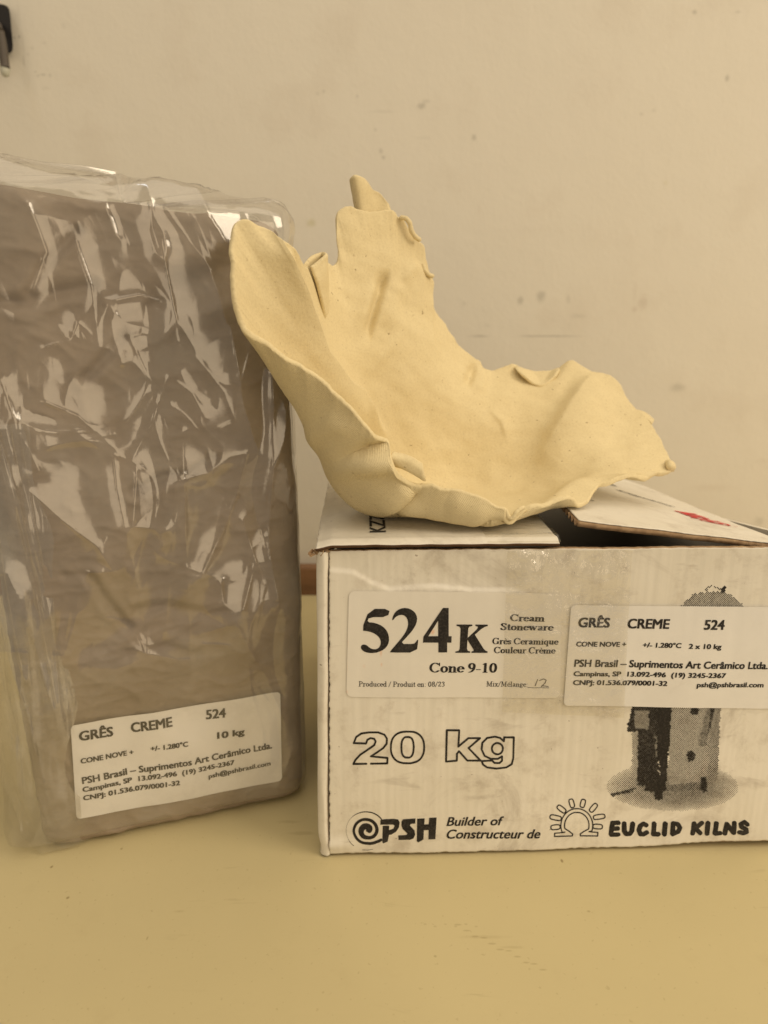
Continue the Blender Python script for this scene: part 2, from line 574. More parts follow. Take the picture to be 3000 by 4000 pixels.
XH = 0.64
SERIF = {
    'C': (.80, [arc(.42, .5, .32, .46, 42, 318, 16)], [[(.72, .95), (.72, .68)]]),
    'G': (.86, [arc(.42, .5, .32, .46, 42, 310, 16), [(.68, .08), (.68, .40)]], [[(.72, .95), (.72, .68)], [(.55, .42), (.82, .42)]]),
    'S': (.62, [[(.52, .78), (.44, .93), (.28, .97), (.14, .88), (.12, .74), (.22, .60), (.40, .48), (.50, .34), (.48, .14), (.32, .03), (.16, .06), (.08, .24)]], [[(.53, .95), (.53, .72)], [(.08, .05), (.08, .30)]]),
    'P': (.68, [[(.18, .03), (.18, .97)], arc(.30, .72, .28, .24, 80, -80, 8)], [sf(.18), [(.05, .97), (.32, .97)], [(.2, .48), (.34, .48)]]),
    'M': (1.0, [[(.78, .03), (.78, .97)], [(.20, .97), (.48, .10)]], [[(.17, .03), (.17, .97)], [(.48, .08), (.78, .97)], sf(.17, w=.11), sf(.79), [(.05, .97), (.22, .97)], [(.76, .97), (.93, .97)]]),
    'K': (.86, [[(.20, .03), (.20, .97)], [(.36, .55), (.72, .03)]], [sf(.20), [(.06, .97), (.36, .97)], [(.22, .42), (.68, .97)], [(.55, .97), (.82, .97)], sf(.72, w=.14)]),
    'a': (.54, [[(.13, .47), (.20, .60), (.32, .61), (.39, .50), (.39, .12), (.46, .05), (.53, .08)], [(.38, .36), (.20, .29), (.12, .17), (.16, .06), (.26, .05), (.38, .15)]], []),
    'b': (.58, [[(.15, .97), (.15, .05)], arc(.31, .32, .20, .29, 140, -140, 12)], [[(.03, .97), (.15, .97)]]),
    'c': (.48, [arc(.29, .32, .19, .29, 40, 320, 12)], []),
    'd': (.60, [[(.45, .97), (.45, .05)], arc(.29, .32, .19, .29, 40, 320, 12)], [[(.33, .97), (.45, .97)], [(.45, .03), (.57, .03)]]),
    'e': (.50, [arc(.28, .32, .19, .29, 5, 318, 14)], [[(.10, .36), (.46, .36)]]),
    'g': (.54, [arc(.25, .43, .16, .18, 0, 360, 14), [(.16, .24), (.12, .12), (.40, .06), (.46, -.06), (.34, -.18), (.14, -.17), (.08, -.08), (.18, .03)]], [[(.36, .56), (.52, .60)]]),
    'i': (.32, [[(.16, .03), (.16, .60)], [(.16, .86)]], [sf(.16, w=.13), [(.04, .61), (.16, .61)]]),
    'l': (.32, [[(.16, .03), (.16, .97)]], [sf(.16, w=.13), [(.04, .97), (.16, .97)]]),
    'm': (.94, [[(.16, .03), (.16, .60)], [(.47, .03), (.47, .50), (.40, .60), (.28, .56), (.18, .46)], [(.78, .03), (.78, .50), (.71, .60), (.59, .56), (.49, .46)]], [sf(.16, w=.13), sf(.47, w=.13), sf(.78, w=.13), [(.04, .61), (.16, .61)]]),
    'n': (.63, [[(.16, .03), (.16, .60)], [(.47, .03), (.47, .50), (.40, .60), (.28, .56), (.18, .46)]], [sf(.16, w=.13), sf(.47, w=.13), [(.04, .61), (.16, .61)]]),
    'o': (.54, [arc(.27, .32, .19, .29, 0, 360, 16)], []),
    'q': (.60, [[(.45, .60), (.45, -.24)], arc(.29, .32, .19, .29, 40, 320, 12)], [sf(.45, -.24, .13)]),
    'r': (.46, [[(.16, .03), (.16, .60)], [(.18, .44), (.26, .56), (.36, .60), (.42, .56)], [(.40, .54)]], [sf(.16, w=.13), [(.04, .61), (.16, .61)]]),
    's': (.43, [[(.34, .50), (.27, .60), (.16, .60), (.10, .50), (.14, .41), (.30, .28), (.35, .17), (.28, .05), (.16, .04), (.08, .14)]], [[(.36, .60), (.36, .46)], [(.07, .04), (.07, .20)]]),
    't': (.38, [[(.18, .80), (.18, .12), (.25, .04), (.35, .09)]], [[(.04, .60), (.34, .60)]]),
    'u': (.62, [[(.15, .60), (.15, .14), (.22, .05), (.34, .08), (.44, .18)], [(.46, .60), (.46, .04)]], [[(.03, .61), (.15, .61)], [(.34, .61), (.46, .61)], [(.46, .03), (.58, .03)]]),
    'w': (.84, [[(.13, .58), (.28, .05)], [(.42, .58), (.57, .05)]], [[(.28, .05), (.42, .60)], [(.57, .05), (.74, .60)], [(.02, .61), (.26, .61)], [(.33, .61), (.54, .61)], [(.65, .61), (.82, .61)]]),
    'x': (.58, [[(.14, .58), (.44, .05)]], [[(.12, .05), (.44, .60)], [(.02, .61), (.24, .61)], [(.36, .61), (.54, .61)], [(.02, .03), (.22, .03)], [(.34, .03), (.56, .03)]]),
    '0': (.58, [arc(.28, .49, .19, .46, 0, 360, 18)], []),
    '1': (.58, [[(.30, .03), (.30, .95)]], [sf(.30), [(.14, .84), (.30, .94)]]),
    '2': (.58, [[(.11, .72), (.17, .90), (.29, .95), (.42, .86), (.43, .68), (.33, .46), (.12, .12)], [(.12, .08), (.46, .08)]], [[(.46, .05), (.50, .24)]]),
    '3': (.58, [[(.12, .80), (.20, .93), (.34, .93), (.42, .80), (.36, .62), (.25, .54), (.40, .45), (.46, .28), (.38, .09), (.22, .03), (.10, .10)]], []),
    '8': (.58, [arc(.28, .74, .15, .21, 0, 360, 14), arc(.28, .27, .19, .24, 0, 360, 14)], []),
    '9': (.58, [arc(.28, .66, .18, .28, 0, 360, 14), [(.46, .62), (.42, .32), (.28, .10), (.12, .03)]], []),
    ':': (.32, [[(.16, .08)], [(.16, .56)]], []),
    '/': (.42, [], [[(.04, -.03), (.36, .98)]]),
    '-': (.36, [[(.08, .30), (.28, .30)]], []),
    ' ': (.28, [], []),
}
SERIF['è'] = (.50, SERIF['e'][1], SERIF['e'][2] + [[(.18, .90), (.32, .74)]])
SERIF['é'] = (.50, SERIF['e'][1], SERIF['e'][2] + [[(.38, .90), (.24, .74)]])


def serif_poly(s, thick=.075, thin=.03, track=0.0):
    x, polys = 0.0, []
    for ch in s:
        adv, st, th = SERIF[ch]
        polys += nib([[(x + p[0], p[1]) for p in q] for q in st], thick, thin)
        polys += nib([[(x + p[0], p[1]) for p in q] for q in th], thin * 1.1, thin)
        x += adv + track
    V, Fs = polys_to_vf(polys)
    return V - np.array([V[:, 0].min(), 0]), Fs


INK = M('black_ink')
_n = INK.noise(900, 3, 0.6)
_n2 = INK.noise(60, 4, 0.7)
INK = INK.set(base=INK.mix(INK.rng(_n2, 0.45, 0.75, 0, 0.6), INK.mix(INK.rng(_n, 0.45, 0.7), (0.016, 0.014, 0.013), (0.045, 0.040, 0.036)), (0.06, 0.054, 0.047)), rough=0.6, spec=0.25)
RED = plain('red_ink', (0.62, 0.045, 0.05), 0.6)
PENCIL = plain('pencil', (0.12, 0.11, 0.10), 0.6)

# ================================================================== BOX
BYAW = 0.030
B0 = at_z(1281, 3345, 0.0)
BW, BH, BD = 0.2460, 0.1685, 0.235
box = thing('clay_box', 'white printed cardboard carton marked 20 kg with taped top and one flap raised', 'cardboard box', (B0[0], B0[1], 0), BYAW)
bu = np.array([math.cos(BYAW), math.sin(BYAW), 0])
bw = np.array([-math.sin(BYAW), math.cos(BYAW), 0])


def face(px, py):
    """photo pixel -> (u, z) on the carton's front"""
    p = on_plane(px, py, B0, bw) - B0
    return np.array([p @ bu, p[2]])


def top(px, py, z):
    """photo pixel -> (u, depth) on a level plane, carton axes"""
    p = at_z(px, py, z) - B0
    return np.array([p @ bu, p @ bw])


def bloc(px, py, Y):
    p = at(px, py, Y) - B0
    return np.array([p @ bu, p @ bw, p[2]])


def mat_card(name, dirt=1.0):
    m = M(name)
    n1 = m.noise(9, 5, 0.62)
    n2 = m.noise(42, 5, 0.7)
    n3 = m.noise(1, 3, 0.6, 0.3, vec=m.mapping((160, 160, 6)))
    c = m.mix(m.rng(n1, 0.35, 0.68), (0.72, 0.68, 0.585), (0.79, 0.755, 0.675))
    c = m.mix(m.rng(n2, 0.48, 0.72, 0, 0.50 * dirt), c, (0.42, 0.36, 0.28))
    n5 = m.noise(17, 6, 0.72, 0.8)
    c = m.mix(m.rng(n5, 0.55, 0.74, 0, 0.55 * dirt), c, (0.36, 0.31, 0.25))
    st = m.noise(1, 4, 0.65, 0.5, vec=m.mapping((30, 30, 90), loc=(3.1, 0, 1.7)))
    c = m.mix(m.rng(st, 0.58, 0.72, 0, 0.35 * dirt), c, (0.36, 0.31, 0.25))
    c = m.mix(m.rng(n3, 0.5, 0.75, 0, 0.10), c, (0.40, 0.35, 0.28))
    sp_ = m.noise(330, 2, 0.5)
    c = m.mix(m.rng(sp_, 0.74, 0.78, 0, 0.6 * dirt), c, (0.18, 0.13, 0.09))
    b = m.bump(m.noise(16, 4, 0.55), 0.25, 0.0030)
    b = m.bump(m.noise(1, 2, 0.5, 0.0, vec=m.mapping((230, 20, 5))), 0.18, 0.0006, b)
    b = m.bump(m.noise(700, 2, 0.5), 0.14, 0.0002, b)
    return m.set(base=c, rough=0.62, normal=b, spec=0.25)


CARD = mat_card('white_cardboard')
CARD_TOP = mat_card('white_cardboard_top', 0.7)
m = M('kraft_cardboard')
kn = m.noise(160, 5, 0.7)
kn2 = m.noise(1, 3, 0.6, vec=m.mapping((90, 90, 600)))
KRAFT = m.set(base=m.mix(m.rng(kn2, 0.35, 0.7, 0, .6), m.mix(m.rng(kn, 0.35, 0.7), (0.30, 0.195, 0.105), (0.43, 0.30, 0.17)), (0.25, 0.15, 0.08)), rough=0.85, normal=m.bump(kn, 0.4, 0.0006))
KRAFT_SHADE = plain('kraft_gap_shade', (0.085, 0.045, 0.022), 0.9)  # kraft darkened: paints the gap's shade onto the shut flap's front edge
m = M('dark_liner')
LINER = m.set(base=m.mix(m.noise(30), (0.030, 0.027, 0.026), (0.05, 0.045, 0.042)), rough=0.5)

# front panel: thin sheet with a torn left edge, ragged foot and gentle dents
NU_, NV_ = 300, 240
uu = np.linspace(0, 1, NU_)[:, None] * np.ones((1, NV_))
vv = np.linspace(0, 1, NV_)[None, :] * np.ones((NU_, 1))
left_edge = 0.0009 + 0.0032 * vv + 0.00035 * noise(vv * 60, vv * 0, 3) + 0.0003 * noise(vv * 160, vv * 0, 4)
U = left_edge + uu * (BW - 0.003 - left_edge)
foot = 0.0016 + 0.0007 * np.abs(noise(U * 220, U * 0, 5)) + 0.0008 * sstep(.10, .22, U) * 0 + 0.0028 * sstep(0.155, 0.215, U)
topz = BH - 0.0006 - 0.0004 * np.abs(noise(U * 180, U * 0, 8)) + 0.0005 * noise(U * 25, U * 0, 9)
Z = foot + vv * (topz - foot)


def front_dent(u, z):
    """how far the front panel bulges towards the viewer"""
    pts = [face(*q) for q in ((1285, 2235), (1380, 2245), (1450, 2285), (1520, 2312), (1700, 2300), (1850, 2316), (1960, 2316))]
    d = 0.0009 * fbm(u * 11, z * 11, 11, 2) + 0.00012 * noise(u * 400, z * 10, 12)
    zl = np.interp(u, [p[0] for p in pts], [p[1] for p in pts])
    d = d - 0.0011 * sstep(0.0, 0.0022, z - zl) * (1 - sstep(0.0, 0.022, z - zl - .001)) * (1 - sstep(.088, .098, u))
    # curled paper at the lower left corner
    a = face(1290, 3300)
    d = d + 0.0016 * np.exp(-((u - a[0]) / .012) ** 2 - ((z - a[1]) / .004) ** 2)
    d = d + 0.0010 * np.exp(-((u - .10) / .05) ** 2) * sstep(.04, 0, z)
    return d


Dn = front_dent(U, Z)
P = np.stack([U, -Dn, Z], -1)
Pb = np.stack([U, -Dn + 0.0028, Z], -1)
V = np.concatenate([P.reshape(-1, 3), Pb.reshape(-1, 3)])
n0 = NU_ * NV_
Fq = [grid_faces(NU_, NV_), grid_faces(NU_, NV_, off=n0)[:, ::-1]]
ii = np.arange(NU_ - 1) * NV_
jj = np.arange(NV_ - 1)
last = (NU_ - 1) * NV_
Fq.append(np.stack([ii, ii + n0, ii + NV_ + n0, ii + NV_], -1))
Fq.append(np.stack([ii + NV_ - 1, ii + 2 * NV_ - 1, ii + 2 * NV_ - 1 + n0, ii + NV_ - 1 + n0], -1))
Fq.append(np.stack([jj, jj + 1, jj + 1 + n0, jj + n0], -1))
Fq.append(np.stack([last + jj, last + jj + n0, last + jj + 1 + n0, last + jj + 1], -1))
nf = [len(f) for f in Fq]
mi = np.concatenate([np.zeros(nf[0]), np.ones(nf[1]), np.ones(sum(nf[2:]))])
panel = fast_mesh('front_panel', V, np.concatenate(Fq), box, [CARD, KRAFT], True, mi)

# left side with its rounded corner post standing left of the torn front edge
prof = [(0.0035, 0.0030)] + [(-0.0022 + 0.0048 * math.cos(R_(a)) , 0.0042 - 0.0036 * math.sin(R_(a))) for a in range(30, 181, 10)] + [(-0.0070, 0.02), (-0.0065, 0.30), (-0.004, BD)]
prof = [(0.0060, 0.0042), (0.0012, 0.0036), (0.0004, 0.0026)] + [(-0.0020 + 0.0034 * math.cos(R_(a)) * (.75 if a < 90 else 1), 0.0030 - 0.0038 * math.sin(R_(a))) for a in range(40, 181, 10)] + [(-0.0054, 0.02), (-0.0052, 0.10), (-0.0050, BD)]
zs = np.linspace(0.0012, BH - 0.001, 90)
V = np.zeros((len(prof), len(zs), 3))
for i, (pu, pw) in enumerate(prof):
    for j, z in enumerate(zs):
        k = math.exp(-((z - 0.004) / 0.006) ** 2) * 0.0016
        V[i, j] = (pu + 0.0034 * z / BH + 0.0003 * float(noise(z * 30, i * .15, 20)) + k * (1.0 if pu < 0 else 0), pw + 0.0003 * float(noise(z * 45, i * .2, 21)), z)
fast_mesh('side_panel', V, grid_faces(len(prof), len(zs))[:, ::-1], box, CARD, True)
# the other sides and the inside
pr = [(0.0, .0008), (BD, .0008), (BD, .134), (BD * .5, .150), (.02, BH - .004), (0.0, BH - .001)]
raw_mesh('side_panel', [(BW - .003, a, b) for a, b in pr] + [(BW, a, b) for a, b in pr], [tuple(range(6))[::-1], tuple(range(6, 12))] + [(k, (k + 1) % 6, 6 + (k + 1) % 6, 6 + k) for k in range(6)], box, [CARD])
box_mesh('back_panel', -0.002, BW - 0.0032, BD - 0.003, BD - .0001, 0.0008, 0.143, box, [CARD])
box_mesh('bottom_panel', 0.0, BW - 0.0032, 0.0036, BD - 0.0032, 0.0008, 0.0038, box, [KRAFT])
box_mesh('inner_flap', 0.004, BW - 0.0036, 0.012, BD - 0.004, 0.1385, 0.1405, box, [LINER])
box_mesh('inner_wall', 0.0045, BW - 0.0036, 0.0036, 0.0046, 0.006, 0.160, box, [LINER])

# top left flap, lying shut
TZ = 0.1698
c0 = top(2205, 2135, TZ + .002)
nfu, nfw = 160, 120
fu = np.linspace(0, 1, nfu)[:, None] * np.ones((1, nfw))
fw = np.linspace(0, 1, nfw)[None, :] * np.ones((nfu, 1))
FD = BD - 0.01
x0 = -0.0025 + 0.0018 * np.abs(noise(fw * 18, fw * 0, 30)) * 0.5
x1 = c0[0] - 0.0000 + fw * 0.000
FU = x0 + fu * (x1 - x0)
FW = -0.0008 + 0.0005 * noise(FU * 120, FU * 0, 31) + fw * FD
FZ = TZ + 0.0022 + 0.0008 * noise(FU * 20, FW * 20, 32) * sstep(0, .02, FW) - 0.0016 * (1 - sstep(-.003, 0.006, FU)) + 0.0006 * np.exp(-((FW - .004) / .003) ** 2) - 0.0012 * (1 - sstep(-.001, .004, FW))
Pt = np.stack([FU, FW, FZ], -1)
Pbm = np.stack([FU, FW, FZ - 0.0013], -1)
V = np.concatenate([Pt.reshape(-1, 3), Pbm.reshape(-1, 3)])
n0 = nfu * nfw
ii = np.arange(nfu - 1) * nfw
jj = np.arange(nfw - 1)
last = (nfu - 1) * nfw
Fq = [grid_faces(nfu, nfw), grid_faces(nfu, nfw, off=n0)[:, ::-1],
      np.stack([ii, ii + n0, ii + nfw + n0, ii + nfw], -1), np.stack([ii + nfw - 1, ii + 2 * nfw - 1, ii + 2 * nfw - 1 + n0, ii + nfw - 1 + n0], -1),
      np.stack([jj, jj + 1, jj + 1 + n0, jj + n0], -1), np.stack([last + jj, last + jj + n0, last + jj + 1 + n0, last + jj + 1], -1)]
nf = [len(f) for f in Fq]
mi = np.concatenate([np.zeros(nf[0]), np.ones(nf[1]), np.full(nf[2], 2), np.ones(sum(nf[3:]))])
lflap = fast_mesh('top_flap', V, np.concatenate(Fq), box, [CARD_TOP, KRAFT, KRAFT_SHADE], True, mi)
lflap['label'] = 'flat left top flap'
# crushed brown corner of the flap
rg = random.Random(3)
bm = bmesh.new()
for k in range(16):
    bmesh.ops.create_icosphere(bm, subdivisions=2, radius=0.0010 + rg.random() * 0.0010)
for v in bm.verts:
    pass
blobs = [bm.verts[i:i + 42] for i in range(0, 16 * 42, 42)] if False else None
bm.free()
V, Fs = [], []
for k in range(26):
    t = rg.random()
    c = np.array([-0.0048 + t * 0.0085, 0.0004 + rg.random() * .0030, BH - 0.0012 - rg.random() * 0.003 * (1 - t) + rg.random() * .0012])
    d = np.array([rg.uniform(-1, 1), rg.uniform(-1, .2), rg.uniform(-1, 1)]) * 0.0016
    e = np.array([rg.uniform(-1, 1), rg.uniform(-1, 1), rg.uniform(-1, 1)]) * 0.0012
    n = np.cross(d, e)
    n = n / np.linalg.norm(n) * 0.0002
    q = len(V)
    for s_ in (1, -1):
        V += [c - d - e + n * s_, c + d - e * .6 + n * s_, c + d * .8 + e + n * s_, c - d * .7 + e + n * s_]
    Fs += [(q, q + 1, q + 2, q + 3), (q + 7, q + 6, q + 5, q + 4)] + [(q + a, q + 4 + a, q + 4 + (a + 1) % 4, q + (a + 1) % 4) for a in range(4)]
raw_mesh('torn_corner', V, Fs, box, [KRAFT])

# top right flap, sprung up towards the middle, showing its cut edge
A_ = bloc(2262, 2032, 0.330)      # near free corner
Bn = bloc(3085, 2129, 0.343)      # near end by the hinge
Cf = bloc(1990, 1735, 0.530)      # far free corner
Df = bloc(2478, 1884, 0.536)      # where the far side dips behind
na, nb_ = 150, 90
a_ = np.linspace(0, 1, na)[:, None, None]
b_ = np.linspace(0, 1, nb_)[None, :, None]
Pq = (A_ * (1 - a_) + Bn * a_) * (1 - b_) + (Cf * (1 - a_) + Df * a_) * b_
Pq[..., 2] += 0.0006 * noise(Pq[..., 0] * 30, Pq[..., 1] * 30, 40)
edge_rag = 0.0003 * noise(np.linspace(0, 60, na), np.zeros(na), 41) + 0.0004 * noise(np.linspace(0, 22, na), np.zeros(na), 42)
Pq[:, 0, 1] += edge_rag
TH = 0.0033
nrm = np.cross(Pq[-1, 0] - Pq[0, 0], Pq[0, -1] - Pq[0, 0])
nrm = nrm / np.linalg.norm(nrm)
nrm = nrm if nrm[2] > 0 else -nrm
flap2 = Pq
layers = [Pq, Pq - nrm * 0.0003]                      # white paper ply
V = np.concatenate([x.reshape(-1, 3) for x in layers])


def slab(name, T, Bt, parent, mats, idx):
    n, k = T.shape[:2]
    V = np.concatenate([T.reshape(-1, 3), Bt.reshape(-1, 3)])
    o_ = n * k
    i_ = np.arange(n - 1) * k
    j_ = np.arange(k - 1)
    l_ = (n - 1) * k
    Fq = [grid_faces(n, k), grid_faces(n, k, off=o_)[:, ::-1],
          np.stack([i_, i_ + o_, i_ + k + o_, i_ + k], -1), np.stack([i_ + k - 1, i_ + 2 * k - 1, i_ + 2 * k - 1 + o_, i_ + k - 1 + o_], -1),
          np.stack([j_, j_ + 1, j_ + 1 + o_, j_ + o_], -1), np.stack([l_ + j_, l_ + j_ + o_, l_ + j_ + 1 + o_, l_ + j_ + 1], -1)]
    mi = np.concatenate([np.full(len(f), idx[q]) for q, f in enumerate(Fq)])
    return fast_mesh(name, V, np.concatenate(Fq), parent, mats, False, mi)


rflap = slab('raised_flap', Pq, Pq - nrm * 0.0004, box, [CARD_TOP, KRAFT], (0, 1, 0, 0, 0, 0))
rflap['label'] = 'raised right top flap'
# fluted core and lower liner: the liner's near edge is flush and plain, the left end shows the flutes
inset = Pq.copy()
inset[:, 0, 1] += 0.0006 + 0.0006 * np.abs(noise(np.linspace(0, 40, na), np.zeros(na), 43))
lower = Pq - nrm * 0.0007
lower[:, 0, 1] -= 0.0002 + 0.0003 * np.abs(noise(np.linspace(0, 50, na), np.zeros(na), 44)) - 1.0 * edge_rag
slab('flap_edge', lower, Pq - nrm * TH, rflap, [KRAFT], (0, 0, 0, 0, 0, 0))
# flutes seen on the free end
fl = []
nfl = 420
tt = np.linspace(0, 1, nfl)
endp = A_[None] * (1 - tt[:, None]) + Cf[None] * tt[:, None]
alongu = (Bn - A_) / np.linalg.norm(Bn - A_)
wv = np.sin(tt * math.pi * 2 * 34)
core = endp - nrm * (0.0018 + 0.0011 * wv)[:, None]
Vc = np.stack([core - alongu * 0.0012, core + alongu * 0.004], 1)
fast_mesh('corrugation', np.concatenate([Vc.reshape(-1, 3), (Vc - nrm * 0.00025).reshape(-1, 3)]),
          np.concatenate([grid_faces(nfl, 2), grid_faces(nfl, 2, off=nfl * 2)[:, ::-1]]), rflap, [KRAFT], True)


# ---------------------------------------------------------------- print on the carton
def put(name, VF, fn, parent, mat, lift=None):
    V, Fs = VF
    return raw_mesh(name, [fn(x, y) for x, y in V], Fs, parent, mat)


def bxy(u, z, lift):
    return np.array([u, -float(front_dent(np.array(u), np.array(z))) - lift, z])


def on_front(lift):
    return lambda px, py: bxy(*face(px, py), lift)


def line_on(fn2, lift_fn, x0, y0, x1, y1, cap, VF):
    """fit a text line between two photo points; fn2 px->plane coords"""
    V, Fs = VF
    A, B = fn2(x0, y0), fn2(x1, y1)
    Cc = fn2(x0, y0 - cap)
    e = (B - A)
    L = np.linalg.norm(e)
    e = e / L
    n = np.array([-e[1], e[0]])
    h = np.linalg.norm(Cc - A)
    w = V[:, 0].max()
    return [lift_fn(*(A + e * (x / w * L) + n * (y * h))) for x, y in V], Fs


L_PRINT, L_LABEL, L_LABINK, L_TAPE = 0.00012, 0.00040, 0.00054, 0.00110


def cr(x, y, ox=1200, oy=2700, s=1.659):
    return (ox + x / s, oy + y / s)


# "20 kg", outlined
o2 = [(302, 332), (318, 292), (350, 270), (400, 261), (460, 262), (500, 277), (517, 303), (515, 335), (495, 362), (455, 390), (413, 416), (520, 427), (518, 463), (299, 466), (312, 440), (345, 405), (400, 368), (435, 343), (444, 320), (434, 303), (410, 298), (390, 310), (382, 333), (302, 332)]
o0a = [(650 + 108 * math.copysign(abs(math.cos(t)) ** .8, math.cos(t)), 360 + 103 * math.copysign(abs(math.sin(t)) ** .85, math.sin(t))) for t in np.linspace(0, 2 * math.pi, 40)]
o0b = [(650 + 40 * math.copysign(abs(math.cos(t)) ** .7, math.cos(t)), 359 + 67 * math.copysign(abs(math.sin(t)) ** .85, math.sin(t))) for t in np.linspace(0, 2 * math.pi, 32)]
ok = [(905, 252), (985, 253), (979, 357), (1045, 303), (1120, 303), (1045, 367), (1123, 447), (1038, 448), (984, 387), (970, 405), (969, 448), (900, 455), (905, 252)]
og = [(1338, 297), (1335, 430), (1325, 470), (1290, 491), (1225, 499), (1165, 491), (1138, 472), (1130, 450), (1198, 447), (1213, 462), (1245, 463), (1262, 448), (1262, 420), (1235, 435), (1190, 436), (1150, 417), (1130, 375), (1135, 332), (1165, 302), (1215, 293), (1250, 301), (1274, 322), (1276, 297), (1338, 297)]
og2 = [(1232 + 36 * math.cos(t), 370 + 36 * math.sin(t)) for t in np.linspace(0, 2 * math.pi, 26)]
pol = nib([[cr(*p) for p in L] for L in (o2, o0a, o0b, ok, og, og2)], 3.7, 3.9, 0.25)
put('weight_print', polys_to_vf(pol), on_front(L_PRINT), box, INK)

# spiral emblem with three slab letters
def crp(x, y):
    return (1300 + x / 2.37, 3100 + y / 2.37)


LP = [[(440, 240), (470, 232), (560, 226), (605, 232), (619, 260), (612, 305), (585, 345), (540, 372), (520, 374), (508, 436), (466, 454), (458, 440), (462, 292), (522, 290), (520, 330), (560, 318), (572, 290), (560, 280), (440, 281)]]
LSs = [[(650, 230), (765, 222), (763, 268), (722, 272), (712, 285), (755, 330), (762, 370), (745, 405), (715, 416), (608, 420), (605, 378), (680, 374), (690, 360), (645, 318), (634, 285), (636, 250)]]
LH = [[(780, 224), (850, 220), (846, 276), (886, 274), (892, 215), (960, 213), (948, 410), (884, 412), (886, 326), (842, 328), (838, 412), (790, 440), (776, 430)]]
V0, F0 = [], []
for L in (LP, LSs, LH):
    v, f = fill_poly([[crp(*p) for p in q] for q in L])
    F0 += [tuple(np.array(q) + len(V0)) for q in f]
    V0 += [tuple(p) for p in v]
spir = []
cx, cy = 320, 342
for (ang, rr, wdt) in [(-90, 4, 26), (0, 18, 40), (-60, 34, 60), (-120, 48, 58), (-180, 58, 52), (-230, 62, 42), (-270, 60, 34), (-310, 72, 30), (-360, 88, 32), (-400, 96, 30), (-450, 106, 28), (-500, 120, 26), (-540, 126, 24), (-585, 118, 24), (-630, 112, 26), (-668, 128, 28), (-688, 148, 26)]:
    spir.append((ang, rr, wdt))
an = np.array([s_[0] for s_ in spir], float)
rr = np.array([s_[1] for s_ in spir], float)
ww = np.array([s_[2] for s_ in spir], float)
tt = np.linspace(0, len(spir) - 1, 150)
ki = np.arange(len(spir))
path = []
for t in tt:
    a, r, w = np.interp(t, ki, an), np.interp(t, ki, rr), np.interp(t, ki, ww)
    path.append((*crp(cx + r * math.cos(R_(a)), cy + r * math.sin(R_(a))), w / 2 / 2.37))
pol = nib([path], 1.0, 1.0)
arcp = []
for t in np.linspace(0, 1, 50):
    a = R_(-38 - t * 190)
    r = 178 + 24 * math.sin(t * math.pi * .8) - 6 * (1 - t)
    arcp.append((*crp(cx + 3 + r * math.cos(a), cy + r * math.sin(a) * .93 - 2), (8.5 * math.sin(min(1, t * 1.2 + .35) * math.pi) ** .8 + 2) / 2 / 2.37 if t < .9 else .9))
pol += nib([arcp], 1.0, 1.0)
pol += nib([[crp(276, 516), crp(320, 519), crp(368, 511)]], 1.2, .8)
v, f = polys_to_vf(pol)
F0 += [tuple(np.array(q) + len(V0)) for q in f]
V0 += [tuple(p) for p in v]
put('spiral_emblem', (np.array(V0), F0), on_front(L_PRINT), box, INK)
EMB = (np.array(V0), F0)

# slogan, two lines, slanted
for (s, x0, y0, x1, y1, cap) in [('Builder of', 1743, 3222, 1966, 3220, 33), ('Constructeur de', 1743, 3271, 2109, 3271, 34)]:
    V, Fs = line_on(face, lambda u, z: bxy(u, z, L_PRINT), x0, y0, x1, y1, cap, text_poly(s, 0.035, 0.22))
    raw_mesh('slogan', V, Fs, box, INK)

# sun / omega sign
def c6(x, y):
    return cr(x, y, 2000, 2700, 1.659)


om = []
oc = (421, 872)
outer = [(oc[0] + 104 * math.cos(R_(a)), oc[1] + 108 * math.sin(R_(a))) for a in range(140, 401, 8)]
inner = [(oc[0] + 80 * math.cos(R_(a)), oc[1] + 84 * math.sin(R_(a))) for a in range(400, 139, -8)]
loop = [(275, 938), (276, 918), (322, 916), (342, 912)] + outer[2:-2] + [(500, 912), (520, 915), (558, 917), (556, 940), (444, 938), (443, 926), (468, 910)] + inner[3:-3] + [(374, 910), (394, 926), (390, 938), (275, 938)]
om.append([c6(*p) for p in loop])
for (x, y, ang, ln) in [(283, 820, 12, 40), (282, 880, -4, 32), (322, 766, 38, 34), (389, 730, 74, 30), (461, 731, 104, 28), (530, 760, 130, 34), (567, 818, 172, 40), (557, 880, 184, 32)]:
    pill = []
    for q in range(17):
        t = 2 * math.pi * q / 16
        ex = math.copysign(abs(math.cos(t)) ** .6, math.cos(t)) * ln * .95
        ey = math.copysign(abs(math.sin(t)) ** .6, math.sin(t)) * 15
        pill.append(c6(x + ex * math.cos(R_(ang)) - ey * math.sin(R_(ang)), y + ex * math.sin(R_(ang)) + ey * math.cos(R_(ang))))
    om.append(pill)
put('sun_emblem', polys_to_vf(nib(om, 2.3, 2.3, 0.2)), on_front(L_PRINT), box, INK)

# brush lettering
def c7(x, y):
    return (2350 + x / 2.72, 3080 + y / 2.72)


